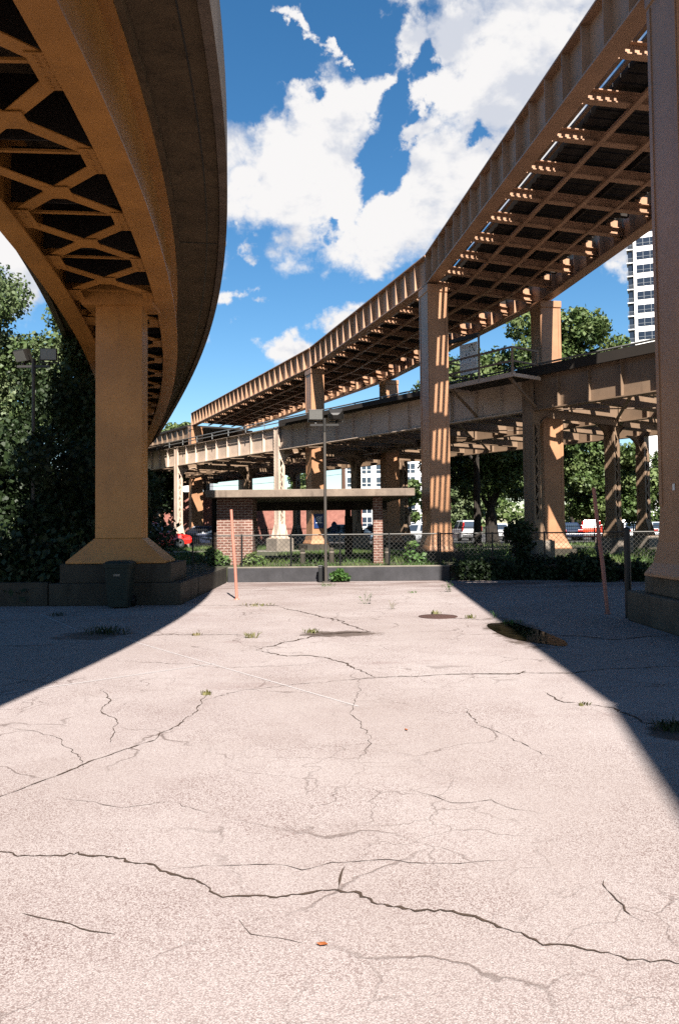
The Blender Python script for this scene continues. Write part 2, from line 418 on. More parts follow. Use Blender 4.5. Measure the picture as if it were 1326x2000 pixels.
# pavement cracks: opened joints and wandering cracks, packed with dirt
def crack(pts_px, w0, jit=.03, step=.07, seed=1, taper=True):
    rr = random.Random(seed)
    P = [ground(*p) for p in pts_px]; line = []
    for a, b in zip(P[:-1], P[1:]):
        n = max(1, int((b-a).length/step))
        for i in range(n): line.append(a.lerp(b, i/n))
    line.append(P[-1])
    m = MB(); L_, R_ = [], []; wob = 0
    for i, p in enumerate(line):
        d = (line[min(i+1,len(line)-1)] - line[max(i-1,0)]); d.z = 0
        if d.length < 1e-5: continue
        d.normalize(); nn = Vector((-d.y, d.x, 0)); wob = wob*.82 + rr.gauss(0, jit*.30)
        k = 1.0
        if taper: k = min(1, .25 + 4*min(i, len(line)-1-i)/len(line))
        ww = w0*k*rr.uniform(.25, 1.6)/2; c = p + nn*wob
        L_.append(c + nn*ww + Vector((0,0,.004))); R_.append(c - nn*ww + Vector((0,0,.004)))
    n = len(L_); m.add(L_+R_, [(i, i+1, n+i+1, n+i) for i in range(n-1)])
    return m
CR = [
 ([(-80,1655),(0,1660),(60,1670),(90,1672),(155,1664),(230,1680),(300,1697),(345,1712),(370,1720),(420,1732),(445,1746),(500,1748),(540,1756),(600,1745),(660,1738),(700,1748),(740,1764),(780,1772),(810,1780),(860,1778),(910,1793),(990,1820),(1060,1848),(1120,1853),(1200,1862),(1270,1878),(1400,1893)], .013, .024),
 ([(660,1740),(668,1720),(675,1693)], .014, .02),
 ([(-60,1570),(0,1555),(70,1530),(150,1500),(230,1472),(300,1445),(350,1415),(380,1390),(395,1370),(405,1356)], .016, .02),
 ([(500,1270),(530,1276),(560,1283),(600,1280),(640,1286),(690,1302),(732,1322)], .035, .04),
 ([(500,1270),(525,1262),(560,1254),(600,1246),(640,1238),(725,1235)], .05, .05),
 ([(585,1242),(650,1237),(722,1234)], .11, .03),
 ([(548,1186),(600,1198),(650,1210),(690,1222),(722,1234)], .05, .05),
 ([(260,1241),(340,1240),(480,1240),(500,1239)], .03, .02),
 ([(455,1183),(500,1181),(550,1184)], .10, .03),
 ([(350,1183),(455,1183)], .03, .02),
 ([(640,1332),(760,1322),(850,1319),(925,1317),(1030,1314),(1110,1316),(1180,1308),(1240,1306),(1420,1296)], .028, .03),
 ([(925,1317),(1010,1318),(1030,1311)], .04, .03),
 ([(800,1205),(850,1207),(900,1208),(965,1212)], .035, .03),
 ([(1060,1240),(1130,1243),(1200,1250),(1300,1240)], .06, .04),
 ([(1150,1375),(1200,1383),(1260,1410),(1400,1425)], .03, .03),
 ([(1060,1352),(1100,1372),(1150,1376)], .018, .03),
 ([(205,1345),(212,1370),(205,1390),(225,1405),(228,1430),(215,1450)], .014, .03),
 ([(0,1262),(60,1262),(120,1258)], .03, .02),
 ([(330,1700),(420,1695),(500,1690),(560,1692),(590,1700),(650,1688),(760,1680),(860,1690),(990,1680)], .006, .02),
 ([(40,1785),(100,1800),(160,1812),(230,1822)], .009, .02),
 ([(460,1800),(490,1825),(540,1832),(590,1846)], .007, .02),
 ([(1180,1720),(1200,1760),(1230,1790),(1260,1800)], .008, .02),
 ([(700,1335),(690,1400),(720,1440),(705,1480)], .007, .04),
 ([(905,1380),(930,1420),(1000,1440),(1080,1480)], .008, .04),
 ([(640,1292),(560,1300),(430,1305),(330,1295),(210,1290)], .010, .05),
 ([(390,1372),(470,1350),(560,1340),(640,1332)], .012, .04),
 ([(20,1420),(120,1440),(160,1480),(150,1500)], .007, .03),
 ([(800,1540),(880,1570),(960,1560),(1060,1590)], .006, .03),
 ([(120,1560),(240,1580),(330,1570),(420,1590)], .005, .03),
]
cm = MB()
for i, (p, wd, j) in enumerate(CR):
    k = crack(p, wd if i == 0 else wd*.66, j*1.3, .022 if i == 0 else .045, i+3); cm.add(k.v, k.f)
setp(cm.build('pavement_crack', CRACKM, pave), kind='stuff')
# faint old white bay lines
OLDLINE = plain('worn_white_line', (.66,.60,.585), .9, 0, .25, 14)
lm = MB()
for a, b, wd in (((-40,1362),(420,1296),.035),((250,1250),(700,1380),.025),((80,1200),(150,1230),.04)):
    A = ground(*a); B = ground(*b); d = (B-A).normalized(); nn = Vector((-d.y,d.x,0))*wd/2; z = Vector((0,0,.0025))
    lm.add([A+nn+z, B+nn+z, B-nn+z, A-nn+z], [(0,1,2,3)])
setp(lm.build('painted_line', OLDLINE, pave), kind='stuff')

# puddle
def blobpoly(c, rx, ry, seed, n=40, rough=.17):
    rr = random.Random(seed); ph = [rr.uniform(0, 6.28) for _ in range(5)]
    return [(c.x + rx*math.cos(a)*(1+rough*sum(math.sin((k+2)*a+ph[k])/(k+1) for k in range(5))), c.y + ry*math.sin(a)*(1+rough*sum(math.sin((k+2)*a+ph[k])/(k+1) for k in range(5)))) for a in [2*math.pi*i/n for i in range(n)]]
pc = ground(1013, 1234)
m = MB(); pl = blobpoly(pc+Vector((.02,-.1,0)), .36, 1.3, 12); m.add([(x,y,.007) for x,y in pl], [tuple(range(len(pl)))])
setp(m.build('puddle_water', WATER), 'brown puddle at the shadow edge on the pavement', None, None, 'structure')
pc2 = ground(185, 1242)

# ================================================================== LEFT CURVED VIADUCT
ys = np.array([-20,-10,-.8,2.8,7.4,9,13.2,17.2,23.1,29.3,40,63.0]); xs = np.array([-7.0,-4.5,-3.0,-2.75,-2.72,-2.88,-3.28,-3.8,-4.85,-6.4,-9.4,-16.6])
pf = np.poly1d(np.polyfit(ys, xs, 5))
path = []
for y in np.arange(-16, 70, 1.0):
    x = float(pf(min(y, 62.0))) + (0 if y <= 62 else (y-62)*float(pf.deriv()(62.0)))
    s = float(pf.deriv()(min(y, 62.0))); d = Vector((s, 1, 0)).normalized(); path.append((Vector((x, y, 0)), Vector((d.y, -d.x, 0))))
def sweep(prof, i0=0, i1=None, m=None):
    """prof: closed outline of (offset to the right of the right-hand girder, z)"""
    m = m or MB(); pts = path[i0:i1]
    return m.loft([[p + n*o + Vector((0,0,z)) for o, z in prof] for p, n in pts])
def rect(o0, o1, z0, z1): return [(o0,z0),(o1,z0),(o1,z1),(o0,z1)]
GS = -2.12   # the other girder
via = thing('curved_viaduct', 'orange steel viaduct with concrete deck curving overhead past the dark yard corner', 'viaduct', (-4.85,17.3,0))
for o in (0, GS):
    m = sweep(rect(o-.022, o+.022, 6.54, 7.95)); sweep(rect(o-.20, o+.20, 6.50, 6.54), m=m); sweep(rect(o-.2, o+.2, 7.95, 7.99), m=m)
    pos_ = [p + n*o for p, n in path]
    for p, n in path[1::3]:   # web stiffeners on the inner side only
        sgn = -1 if o == 0 else 1
        m.obox(p + n*(o+sgn*.1) + Vector((0,0,7.24)), n*.075, Vector((-n.y,n.x,0))*.01, Vector((0,0,.70)))
    m.build('girder', ORANGE, via)
m = sweep(rect(GS-1.18, 1.18, 8.20, 8.45)); sweep(rect(-.3, .3, 7.992, 8.20), m=m); sweep(rect(GS-.3, GS+.3, 7.992, 8.20), m=m)
deckA = m.build('deck', CONC_A, via)
for o in (1.18, GS-1.18):
    s = 1 if o > 0 else -1
    m = sweep([(o, 8.14), (o+s*.16, 8.12), (o+s*.16, 9.30), (o, 9.30)] if s > 0 else [(o, 8.14), (o, 9.30), (o+s*.16, 9.30), (o+s*.16, 8.12)])
    m.build('parapet', CONC_PAR, via)
m = sweep(rect(.90, .925, 8.192, 8.199)); m.build('drip_groove', BLACK, via)
# expansion joints across the deck underside
for yj in (18.9, 1.0, 36.0, 53.0):
    i = int(yj+16); p, n = path[i]; u = Vector((-n.y, n.x, 0))
    jm = MB(); jm.obox(p + n*.72 + Vector((0,0,8.193)), n*.44, u*.018, Vector((0,0,.004)))
    jm.obox(p + n*1.345 + Vector((0,0,8.7)), n*.007, u*.018, Vector((0,0,.55)))
    jm.build('expansion_joint', BLACK, via)
# lateral bracing: flat X braces with gusset plates, thin struts above
def pathpt(y):
    f = y+16; i = int(f); a = f-i; p = path[i][0].lerp(path[i+1][0], a); n = path[i][1].lerp(path[i+1][1], a).normalized(); return p, n
pan = 2.13; y0 = 8.47 - 6*pan; k = 0
rivets = MB()
while y0 + k*pan < 60:
    ya, yb = y0 + k*pan, y0 + (k+1)*pan
    (pa, na), (pb, nb) = pathpt(ya), pathpt(yb); z = Vector((0,0,6.62)); z2 = Vector((0,0,6.60))
    A0, A1 = pa - na*.08, pa + na*(GS+.08); B0, B1 = pb - nb*.08, pb + nb*(GS+.08)
    bm_ = MB(); bm_.beam(A0+z, B1+z, .20, .02); bm_.build('cross_brace', ORANGE, via)
    bm_ = MB(); bm_.beam(A1+z2, B0+z2, .22, .018)
    u = Vector((-na.y, na.x, 0))
    for P, sg in ((A0, -1), (A1, 1)):
        q = P + na*sg*.16
        bm_.obox(q + Vector((0,0,6.575)), na*.20, u*.36, Vector((0,0,.006)))
        if 4 < ya < 20:
            for i in range(4):
                for j in (-1, 0, 1):
                    for sg2 in (-1, 1):
                        c = q + na*(j*.10) + u*sg2*(.10+i*.07) + Vector((0,0,6.565)); bm_.obox(c, na*.016, u*.016, Vector((0,0,.006)))
    mid = (A1+B0)/2
    bm_.obox(mid + Vector((0,0,6.585)), na*.2, u*.2, Vector((0,0,.006)))
    bm_.build('cross_brace', ORANGE, via)
    sm = MB(); sm.beam(A0+Vector((0,0,6.70)), A1+Vector((0,0,6.70)), .06, .035); sm.build('strut', ORANGE, via)
    # dark floor diaphragm above
    dm = MB(); dm.beam(A0+Vector((0,0,7.3)), A1+Vector((0,0,7.3)), .03, .9); dm.build('diaphragm', DARKSTEEL, via)
    k += 1
# columns under the viaduct
def a_column(y, cx=None, full=True):
    p, n = pathpt(y); c = p + n*GS/2
    if cx is not None: c.x = cx
    u = Vector((-n.y, n.x, 0)) if not full else Vector((0,1,0)); n = n if not full else Vector((1,0,0))
    def ring(hw, hd, z): return [c + n*sx*hw + u*sy*hd + Vector((0,0,z)) for sx, sy in ((-1,-1),(1,-1),(1,1),(-1,1))]
    zb = .88
    m = MB(); m.loft([ring(.505,.26,zb+.53), ring(.505,.26,6.55)])
    # corner angles
    col = m.build('column', ORANGE, via, bevel=.012)
    m = MB(); m.loft([ring(1.06,.50,zb+.002), ring(1.06,.50,zb+.05), ring(.52,.29,zb+.53)]); m.build('base_flare', ORANGE, col, bevel=.008)
    m = MB(); m.loft([ring(.75,.42,6.46), ring(.98,.42,6.80), ring(.98,.42,7.9)]); m.build('crosshead', ORANGE, col)
    return c, n, u, col
c, n, u, colA = a_column(17.6, -4.76)
m = MB(); m.box(-5.95,-3.58, 16.95, 18.6, .47, .88); m.box(-6.15,-3.36,16.86,18.9,0,.47); m.build('footing', CONC_DK, colA, bevel=.02)
# raised hand-hole outline and white sticker on the column face
m = MB(); fy = 17.6-.26-.004
pts = [(-.20,2.05)]; pts += [(-.20*math.cos(a), 1.55-.22*math.sin(a)) for a in np.linspace(0, math.pi, 12)]; pts += [(.20,2.05)]
m.tube([(-4.76+.05+x, fy, z) for x, z in pts], .009, 5); m.build('hand_hole_outline', ORANGE, colA)
m = MB(); m.box(-4.76-.06,-4.76+.03, fy-.004, fy-.001, 1.60, 1.66); m.build('sticker', WHITEP, colA)
for yy in (1.0, 33.5, 50.0):
    c, n, u, cc_ = a_column(yy, None, False)
    m = MB(); m.obox(c+Vector((0,0,.44)), n*1.2, u*.8, Vector((0,0,.44))); m.build('footing', CONC_DK, cc_)

# ================================================================== RIGHT (HIGH) VIADUCT
ZB, ZTOP = 10.2, 11.3
Lp = [Vector(p) for p in ((1.6,-19),(4.62,-3.5),(5.28,12.2),(3.32,28.1),(-1.35,42.6),(-12.2,66.5))]
Rp = [Vector(p) for p in ((6.9,-19.5),(9.8,-3.9),(10.4,12.9),(7.95,30.2),(2.95,46.2),(-8.2,69.5))]
hv = thing('high_viaduct', 'tan plate-girder viaduct climbing high above the right side of the yard', 'viaduct', (5.4,12,0))
def v3(p, z): return Vector((p.x, p.y, z))
def girder(a, b, zb, zt, mat, parent, sp=.93, fw=.40, stf=1, name='girder', side=(1,-1), endgap=.06):
    d = (b-a); ln = d.length; d = d/ln; n = Vector((d.y, -d.x)); d3 = v3(d,0); n3 = v3(n,0); Z = Vector((0,0,1))
    a = a + d*endgap; b = b - d*endgap; ln -= 2*endgap
    m = MB(); mid = v3((a+b)/2, 0)
    m.obox(mid + Z*((zb+zt)/2), d3*ln/2, n3*.016, Z*((zt-zb)/2-.03))
    for z, w_ in ((zb+.02, fw/2), (zt-.02, fw/2)): m.obox(mid + Z*z, d3*ln/2, n3*w_, Z*.02)
    k = int(ln/sp); 
    for i in range(k+1):
        p = v3(a + d*(ln*i/k if k else 0), 0)
        for s in side:
            m.obox(p + n3*s*(.017+fw*.21) + Z*((zb+zt)/2), d3*.011, n3*fw*.21, Z*((zt-zb)/2-.042))
            m.obox(p + n3*s*.028 + d3*.05 + Z*((zb+zt)/2), d3*.04, n3*.010, Z*((zt-zb)/2-.042))
    return m.build(name, mat, parent)
for i in range(len(Lp)-1):
    girder(Lp[i], Lp[i+1], ZB, ZTOP, TAN, hv); girder(Rp[i], Rp[i+1], ZB, ZTOP, TAN, hv)
# splice posts where the girders meet over a column
for P in (Lp[2:6]+Rp[2:6]):
    m = MB(); m.obox(v3(P, (ZB+ZTOP)/2), (.045,0,0), (0,.045,0), (0,0,(ZTOP-ZB)/2+.004)); m.build('splice', TAN, hv)
deck = MB(); walk = MB(); rails = MB(); longs = MB()
for i in range(len(Lp)-1):
    a, b, a2, b2 = Lp[i], Lp[i+1], Rp[i], Rp[i+1]
    ln = ((b-a).length + (b2-a2).length)/2; nb = max(2, int(ln/1.85))
    Z = Vector((0,0,1))
    for j in range(nb+1):
        f = (j+.5)/(nb+1) if j < nb+1 else 1
        p = a.lerp(b, f); q = a2.lerp(b2, f); e = (q-p).normalized()
        p3, q3 = v3(p+e*.03, 0), v3(q-e*.03, 0)
        m = MB()
        m.beam(p3+Z*(ZB+.35), q3+Z*(ZB+.35), .022, .22)
        m.beam(p3+Z*(ZB+.235), q3+Z*(ZB+.235), .20, .03); m.beam(p3+Z*(ZB+.465), q3+Z*(ZB+.465), .20, .025)
        # knee plates where the beam meets both girders
        e3 = v3(e,0)
        for P, sg in ((p3, 1), (q3, -1)):
            m.obox(P + e3*sg*.16 + Z*(ZB+.14), e3*.14, Vector((-e3.y,e3.x,0))*.06, Z*.012)
            m.obox(P + e3*sg*.32 + Z*(ZB+.60), e3*.28, Vector((-e3.y,e3.x,0))*.012, Z*.11)
        m.build('floor_beam', TAN, hv)
    # long thin struts below the floor beams, and track stringers above them
    for off, w_, z, h in ((1.5,.12,ZB+.19,.07),(2.6,.13,ZB+.17,.07),(3.75,.10,ZB+.21,.06)):
        f = off/5.1; m = MB(); m.beam(v3(a.lerp(a2,f),z), v3(b.lerp(b2,f),z), w_, h); m.build('longitudinal_strut', TAN, hv)
    for f in (.36,.64):
        m = MB(); m.beam(v3(a.lerp(a2,f),ZB+.54), v3(b.lerp(b2,f),ZB+.54), .06, .12); m.build('stringer', DARKSTEEL, hv)
    nt_ = int(ln/.36)
    for j in range(nt_):
        f = (j+.5)/nt_; p, q = a.lerp(b,f), a2.lerp(b2,f)
        deck.beam(v3(p.lerp(q,.225 if i >= 2 else .03),ZB+.71), v3(p.lerp(q,.905 if i >= 2 else .975),ZB+.71), .285, .20)
        if j % 7 == 0: deck.beam(v3(p.lerp(q,.03 if i < 2 else .3),ZB+.68), v3(p.lerp(q,.97),ZB+.68), .16, .14)
    for f0, f1, nn in (((.05,.205,5) if i >= 2 else (.05,.205,12)),):       # walkway gratings: long bars with slots between
        for j in range(nn):
            f = f0 + (f1-f0)*j/(nn-1); walk.beam(v3(a.lerp(a2,f),ZB+.76), v3(b.lerp(b2,f),ZB+.76), .10, .06)
    for f in (.375,.625): rails.beam(v3(a.lerp(a2,f),ZB+.88), v3(b.lerp(b2,f),ZB+.88), .07, .14)
deck.build('tie_deck', TIMBER, hv); walk.build('walkway_grating', PALED, hv); rails.build('running_rail', STEELRAIL, hv)
def b_column(P, d, w_, dp, zb, ztop, foot=None, mat=TANCOL):
    d = v3(d, 0).normalized(); n = Vector((d.y, -d.x, 0)); Z = Vector((0,0,1)); c = v3(P, 0)
    def ring(k, z, kd=None):
        hw, hd = w_/2*k, dp/2*(kd or k)
        return [c + n*sx*hw + d*sy*hd + Z*z for sx, sy in ((-1,-1),(1,-1),(1,1),(-1,1))]
    m = MB(); m.loft([ring(1.42,zb+.003), ring(1.42,zb+.05), ring(1.20,zb+.22), ring(1.06,zb+.55), ring(1.0,zb+1.1), ring(.985,ztop-.28), ring(1.06,ztop-.25), ring(1.06,ztop-.004)])
    col = m.build('column', mat, hv, bevel=.012)
    # vertical seam strips on the front plate
    m = MB()
    for sx in (-1, 1):
        m.obox(c + n*sx*(w_/2-.06) - d*(dp/2+.004) + Z*((zb+1.1+ztop-.3)/2), n*.05, d*.008, Z*((ztop-.3-zb-1.1)/2))
        m.obox(c - n*(w_/2+.004) + d*sx*(dp/2-.06) + Z*((zb+1.1+ztop-.3)/2), n*.008, d*.05, Z*((ztop-.3-zb-1.1)/2))
    m.build('corner_strip', mat, col)
    m = MB(); m.obox(c + Z*(ztop+.03), n*.16, d*.16, Z*.033); m.build('bearing', mat, col)
    if foot: 
        fm = MB()
        for (hw, hd, z0, z1) in foot: fm.obox(c + Z*((z0+z1)/2), n*hw, d*hd, Z*((z1-z0)/2))
        fm.build('footing', CONC_DK, col, bevel=.02)
    return col
ZC = ZB-.07
p0 = b_column(Vector((5.50,12.05)), Vector((-.06,1)), .92, .93, .78, ZC)
m = MB(); m.box(4.93,6.7,10.3,12.98,.5,.78); m.box(4.80,6.9,9.9,13.42,0,.5); m.build('footing', CONC_MID, p0, bevel=.025)
sm_ = MB(); sm_.obox((5.035,12.0,2.16),(.004,0,0),(0,.035,0),(0,0,.05)); sm_.build('sticker', WHITEP, p0)
FT = [(.75,.75,.2,.72)]
p1 = b_column(Vector((3.42,28.2)), Vector((-.22,.975)), .74, .95, .72, ZC, FT)
p2 = b_column(Vector((-1.28,42.9)), Vector((-.36,.93)), .74, .98, .72, ZC, FT)
p3 = b_column(Vector((-12.0,66.6)), Vector((-.40,.92)), .95, 1.1, .72, ZC, FT)
p1r = b_column(Vector((8.0,30.4)), Vector((-.16,.987)), .80, .95, .72, ZC, FT)
p2r = b_column(Vector((2.95,46.4)), Vector((-.30,.955)), .80, 1.0, .72, ZC, FT)
p3r = b_column(Vector((-8.2,69.6)), Vector((-.40,.92)), .95, 1.1, .72, ZC, FT)
p0r = b_column(Vector((10.4,12.9)), Vector((-.06,1)), .9, .95, .72, ZC, FT)
pm1 = b_column(Vector((4.75,-3.4)), Vector((0,1)), .9, .9, .5, ZC, FT)
# blue parking notice and pale plate fixed to the second column
dd = Vector((-.36,.93,0)).normalized(); nn = Vector((dd.y,-dd.x,0)); cc0 = Vector((-1.28,42.9,0)) - dd*.52
m = MB(); m.obox(cc0 + Vector((0,0,1.95)), nn*.30, dd*.02, Vector((0,0,.38))); nb_ = m.build('notice_board', BLUEP, p2)
m = MB()
for r_, z in enumerate((2.16, 2.06, 1.96, 1.86)):
    m.obox(cc0 - dd*.024 + nn*(-.02*(r_%2)) + Vector((0,0,z)), nn*(.18-.03*(r_%3)), dd*.003, Vector((0,0,.018)))
m.build('lettering', WHITEP, nb_)
m = MB(); m.obox(cc0 + Vector((0,0,3.1)), nn*.33, dd*.015, Vector((0,0,.40))); m.build('plate', PALED, p2)

# lower girder span that carries the high viaduct on to the far left
fa, fb = Vector((-12.6,67.4)), Vector((-33,98))
girder(fa, fb, 9.3, 10.3, PALED, hv, 1.2); girder(fa+Vector((4,2.7)), fb+Vector((4,2.7)), 9.3, 10.3, PALED, hv, 1.2)
m = MB(); m.prism([(fa.x-.3,fa.y),(fa.x+4.3,fa.y+2.9),(fb.x+4.3,fb.y+2.9),(fb.x-.3,fb.y)], 10.302, 10.45); m.build('deck', TIMBER, hv)
# ================================================================== OLD LOW RAILWAY (crosses under the high viaduct)
U3 = Vector((-.6,.8,0)); N3 = Vector((.8,.6,0)); O3 = Vector((7.0,28.9,0)); Z1 = Vector((0,0,1))
def cp(t, w=0.0, z=0.0): return O3 + U3*t + N3*w + Z1*z
lr = thing('elevated_railway', 'old riveted low railway with pale lattice posts crossing behind the brick shelter', 'railway', tuple(cp(10)))
CB, CT = 5.75, 7.0
TS = [-38, -19, 0, 17, 29.3, 44, 60]
WROW = [0, 5.5, 11.0]
def cgirder(t0, t1, w, mat, sp=1.25, rivet=False):
    a = cp(t0, w); b = cp(t1, w)
    return girder(Vector((a.x,a.y)), Vector((b.x,b.y)), CB, CT, mat, lr, sp, .34)
for t0, t1 in zip(TS[:-1], TS[1:]):
    for w in WROW: cgirder(t0, t1, w, PALE if t0 >= 0 and w == 0 else PALED)  # right-hand spans and inner rows take the paint copy darkened for shade
# floor beams, stringers, ties
for i in range(48):
    t = -36 + i*2.0
    m = MB(); m.beam(cp(t,.06,6.2), cp(t,10.94,6.2), .022, .62); m.beam(cp(t,.1,5.9), cp(t,10.9,5.9), .2, .025); m.build('floor_beam', PALED, lr)
for w in (1.7,3.4,7.4,9.1):
    m = MB(); m.beam(cp(-38,w,6.72), cp(60,w,6.72), .18, .36); m.build('stringer', DARKSTEEL, lr)
m = MB(); rr = random.Random(3)
for i in range(170):
    t = -38 + i*.575
    for w0, w1 in ((.75,4.5),(6.3,10.1)):
        j = rr.uniform(-.06,.06); m.beam(cp(t,w0+j,7.02), cp(t,w1+j,7.02), .24, .2)
for w in (-.18,.02,.22,11.0,11.2): m.beam(cp(-38,w,7.06), cp(16.2 if w < .5 else 60,w,7.06), .17, .09)
m.build('tie_deck', TIMBER, lr)
m = MB()
for w in (1.85,3.28,7.5,8.95): m.beam(cp(-38,w,7.19), cp(60,w,7.19), .07, .14)
m.build('running_rail', STEELRAIL, lr)
# laterals under the deck
m = MB()
for i in range(23):
    t = -36 + i*4.0
    m.beam(cp(t,.2,5.86), cp(t+4,5.3,5.86), .12, .03); m.beam(cp(t+4,.2,5.84), cp(t,5.3,5.84), .12, .03)
    m.beam(cp(t,5.7,5.86), cp(t+4,10.8,5.86), .12, .03)
m.build('lateral_bracing', PALED, lr)
# dark edge timber and galvanised pipe along the near edge
m = MB(); m.beam(cp(-38,-.30,7.12), cp(16.5,-.30,7.12), .10, .34); m.build('edge_timber', TIMBER, lr)
m = MB()
for k in range(4): m.beam(cp(1.0,-.40-.085*k,7.16), cp(15.7,-.40-.085*k,7.16), .075, .05)
m.beam(cp(1.0,-.66,7.10), cp(15.7,-.66,7.10), .06, .2)
m.build('edge_walkway', TIMBER, lr)
m = MB()
m.tube([cp(-38,-.30,7.36), cp(60,-.30,7.36)], .035, 6)
m.tube([cp(16.5,-.30,7.18), cp(60,-.30,7.18)], .03, 6)
for i in range(50): m.beam(cp(-38+i*2,-.30,7.0), cp(-38+i*2,-.30,7.36), .05, .05)
m.build('handrail', GALV, lr)
# lattice posts
def post(t, w, ztop, mat, full, zped=1.05, bracket=1):
    m = MB(); zb = zped
    for s in (-1, 1):
        m.obox(cp(t, w+s*.17, (zb+ztop)/2), U3*.235, N3*.012, Z1*((ztop-zb)/2))       # solid plates
        for s2 in (-1, 1): m.obox(cp(t+s2*.20, w+s*.12, (zb+ztop)/2), U3*.012, N3*.045, Z1*((ztop-zb)/2))
        for s2 in (-1, 1):   # angle legs on the plate, riveted
            m.obox(cp(t+s2*.185, w+s*.19, (zb+ztop)/2), U3*.05, N3*.009, Z1*((ztop-zb)/2))
            z = zb+.15
            while full and s < 0 and z < ztop-.1:
                m.obox(cp(t+s2*.185, w+s*.203, z), U3*.018, N3*.007, Z1*.018); z += .16
    p = m.build('lattice_post', mat, lr)
    lc = MB(); z = zb + .75; st = .36; k = 0
    while z + st < min(ztop, CB-.05):
        for s2 in (-1, 1):
            a, b = (-.13,.13) if k % 2 == 0 else (.13,-.13)
            lc.beam(cp(t+s2*.222, w+a, z), cp(t+s2*.222, w+b, z+st), .055, .012, up=U3)
        z += st; k += 1
    for s2 in (-1, 1): lc.obox(cp(t+s2*.222, w, zb+.42), U3*.008, N3*.16, Z1*.36); lc.obox(cp(t+s2*.222, w, CB-.25), U3*.008, N3*.16, Z1*.24)
    lc.build('lacing', mat, p)
    fl = MB()
    for s in (-1, 1):
        fl.loft([[cp(t-.46, w+s*.215, zb), cp(t+.46, w+s*.215, zb), cp(t+.46, w+s*.20, zb), cp(t-.46, w+s*.20, zb)], [cp(t-.24, w+s*.215, zb+.75), cp(t+.24, w+s*.215, zb+.75), cp(t+.24, w+s*.20, zb+.75), cp(t-.24, w+s*.20, zb+.75)]])
    for s2 in (-1, 1):
        fl.loft([[cp(t+s2*.255, w-.40, zb), cp(t+s2*.255, w+.40, zb), cp(t+s2*.24, w+.40, zb), cp(t+s2*.24, w-.40, zb)], [cp(t+s2*.255, w-.2, zb+.7), cp(t+s2*.255, w+.2, zb+.7), cp(t+s2*.24, w+.2, zb+.7), cp(t+s2*.24, w-.2, zb+.7)]])
    fl.obox(cp(t, w, zb+.02), U3*.5, N3*.44, Z1*.02)
    fl.build('base_plate', mat, p)
    pd = MB(); pd.obox(cp(t, w, (zped+.2)/2), U3*.56, N3*.52, Z1*((zped-.2)/2)); pd.build('footing', CONC_PED, p, bevel=.03)
    # curved brackets along the cross girder
    for s in ((1,) if w == 0 else (-1, 1) if w < 8 else (-1,)):
        bk = MB(); Rb = 1.05; pts = []
        for k in range(9):
            a = math.pi/2*k/8; pts.append((.17+Rb*(1-math.cos(a)), CB-.06-Rb*(1-math.sin(a))))
        for (w0, z0), (w1, z1) in zip(pts[:-1], pts[1:]):
            bk.loft([[cp(t-.012, w+s*w0, z0), cp(t+.012, w+s*w0, z0), cp(t+.012, w+s*w1, z1), cp(t-.012, w+s*w1, z1)], [cp(t-.012, w+s*(w0-.0), CB-.02), cp(t+.012, w+s*w0, CB-.02), cp(t+.012, w+s*w1, CB-.02), cp(t-.012, w+s*w1, CB-.02)]])
            bk.beam(cp(t, w+s*w0, z0), cp(t, w+s*w1, z1), .16, .02)
        bk.build('bracket', mat, p)
    return p
for t in TS:
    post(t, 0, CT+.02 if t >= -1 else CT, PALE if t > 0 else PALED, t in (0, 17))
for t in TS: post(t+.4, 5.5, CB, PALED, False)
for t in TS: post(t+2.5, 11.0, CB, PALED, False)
for t in TS[:-1]:
    for w0, w1 in ((0,5.5),(5.5,11)):
        m = MB(); m.beam(cp(t,w0+.2,CB-.0+.22), cp(t,w1-.2,CB+.22), .03, .75); m.build('cross_girder', PALED, lr)

# signal platform hung on the near edge
sp_ = thing('signal_platform', 'railed steel signal platform with white board bracketed to the low railway edge', 'platform', tuple(cp(1.0,-.9,6.85)))
ZP = 6.83; ta, tb, tc_ = -.6, .95, 2.65
m = MB()
for i in range(6): m.beam(cp(ta,-.30-.24*i,ZP+.06), cp(tc_,-.30-.24*i,ZP+.06), .20, .05)
m.build('deck', TIMBER, sp_)
m = MB()
for t in (ta-.05, tc_+.05): m.beam(cp(t,-.25,ZP), cp(t,-1.65,ZP), .08, .12)
m.beam(cp(ta-.1,-1.66,ZP+.02), cp(tc_+.1,-1.66,ZP+.02), .06, .16); m.build('frame', PALE, sp_)
for t in (ta+.2, tc_-.2):
    m = MB(); m.beam(cp(t,-1.6,ZP-.04), cp(t,-.2,ZP-1.0), .08, .08); m.build('brace', PALED, sp_)
for t, w, zz in ((ta,-1.66,ZP+1.0),(tb,-1.66,ZP+1.72),(tc_,-1.66,ZP+1.72),(ta,-.3,ZP+1.0),(tc_,-.3,ZP+1.6)):
    m = MB(); m.beam(cp(t,w,ZP), cp(t,w,zz), .07, .07); m.build('rail_post', PALED, sp_)
for z in (ZP+.5, ZP+.98):
    m = MB(); m.beam(cp(ta,-1.66,z), cp(tc_,-1.66,z), .05, .07); m.beam(cp(ta,-1.66,z), cp(ta,-.3,z), .05, .06); m.beam(cp(tc_,-1.66,z), cp(tc_,-.3,z), .05, .06); m.build('rail', PALED, sp_)
m = MB(); m.beam(cp(tb,-1.66,ZP+1.72), cp(tc_,-1.66,ZP+1.72), .16, .13); m.build('hood', DARKSTEEL, sp_)
m = MB(); m.obox(cp(1.92,-1.18,ZP+1.06), U3*.44, N3*.02, Z1*.58); b_ = m.build('sign_board', WHITEP, sp_)
m = MB(); rr = random.Random(8)
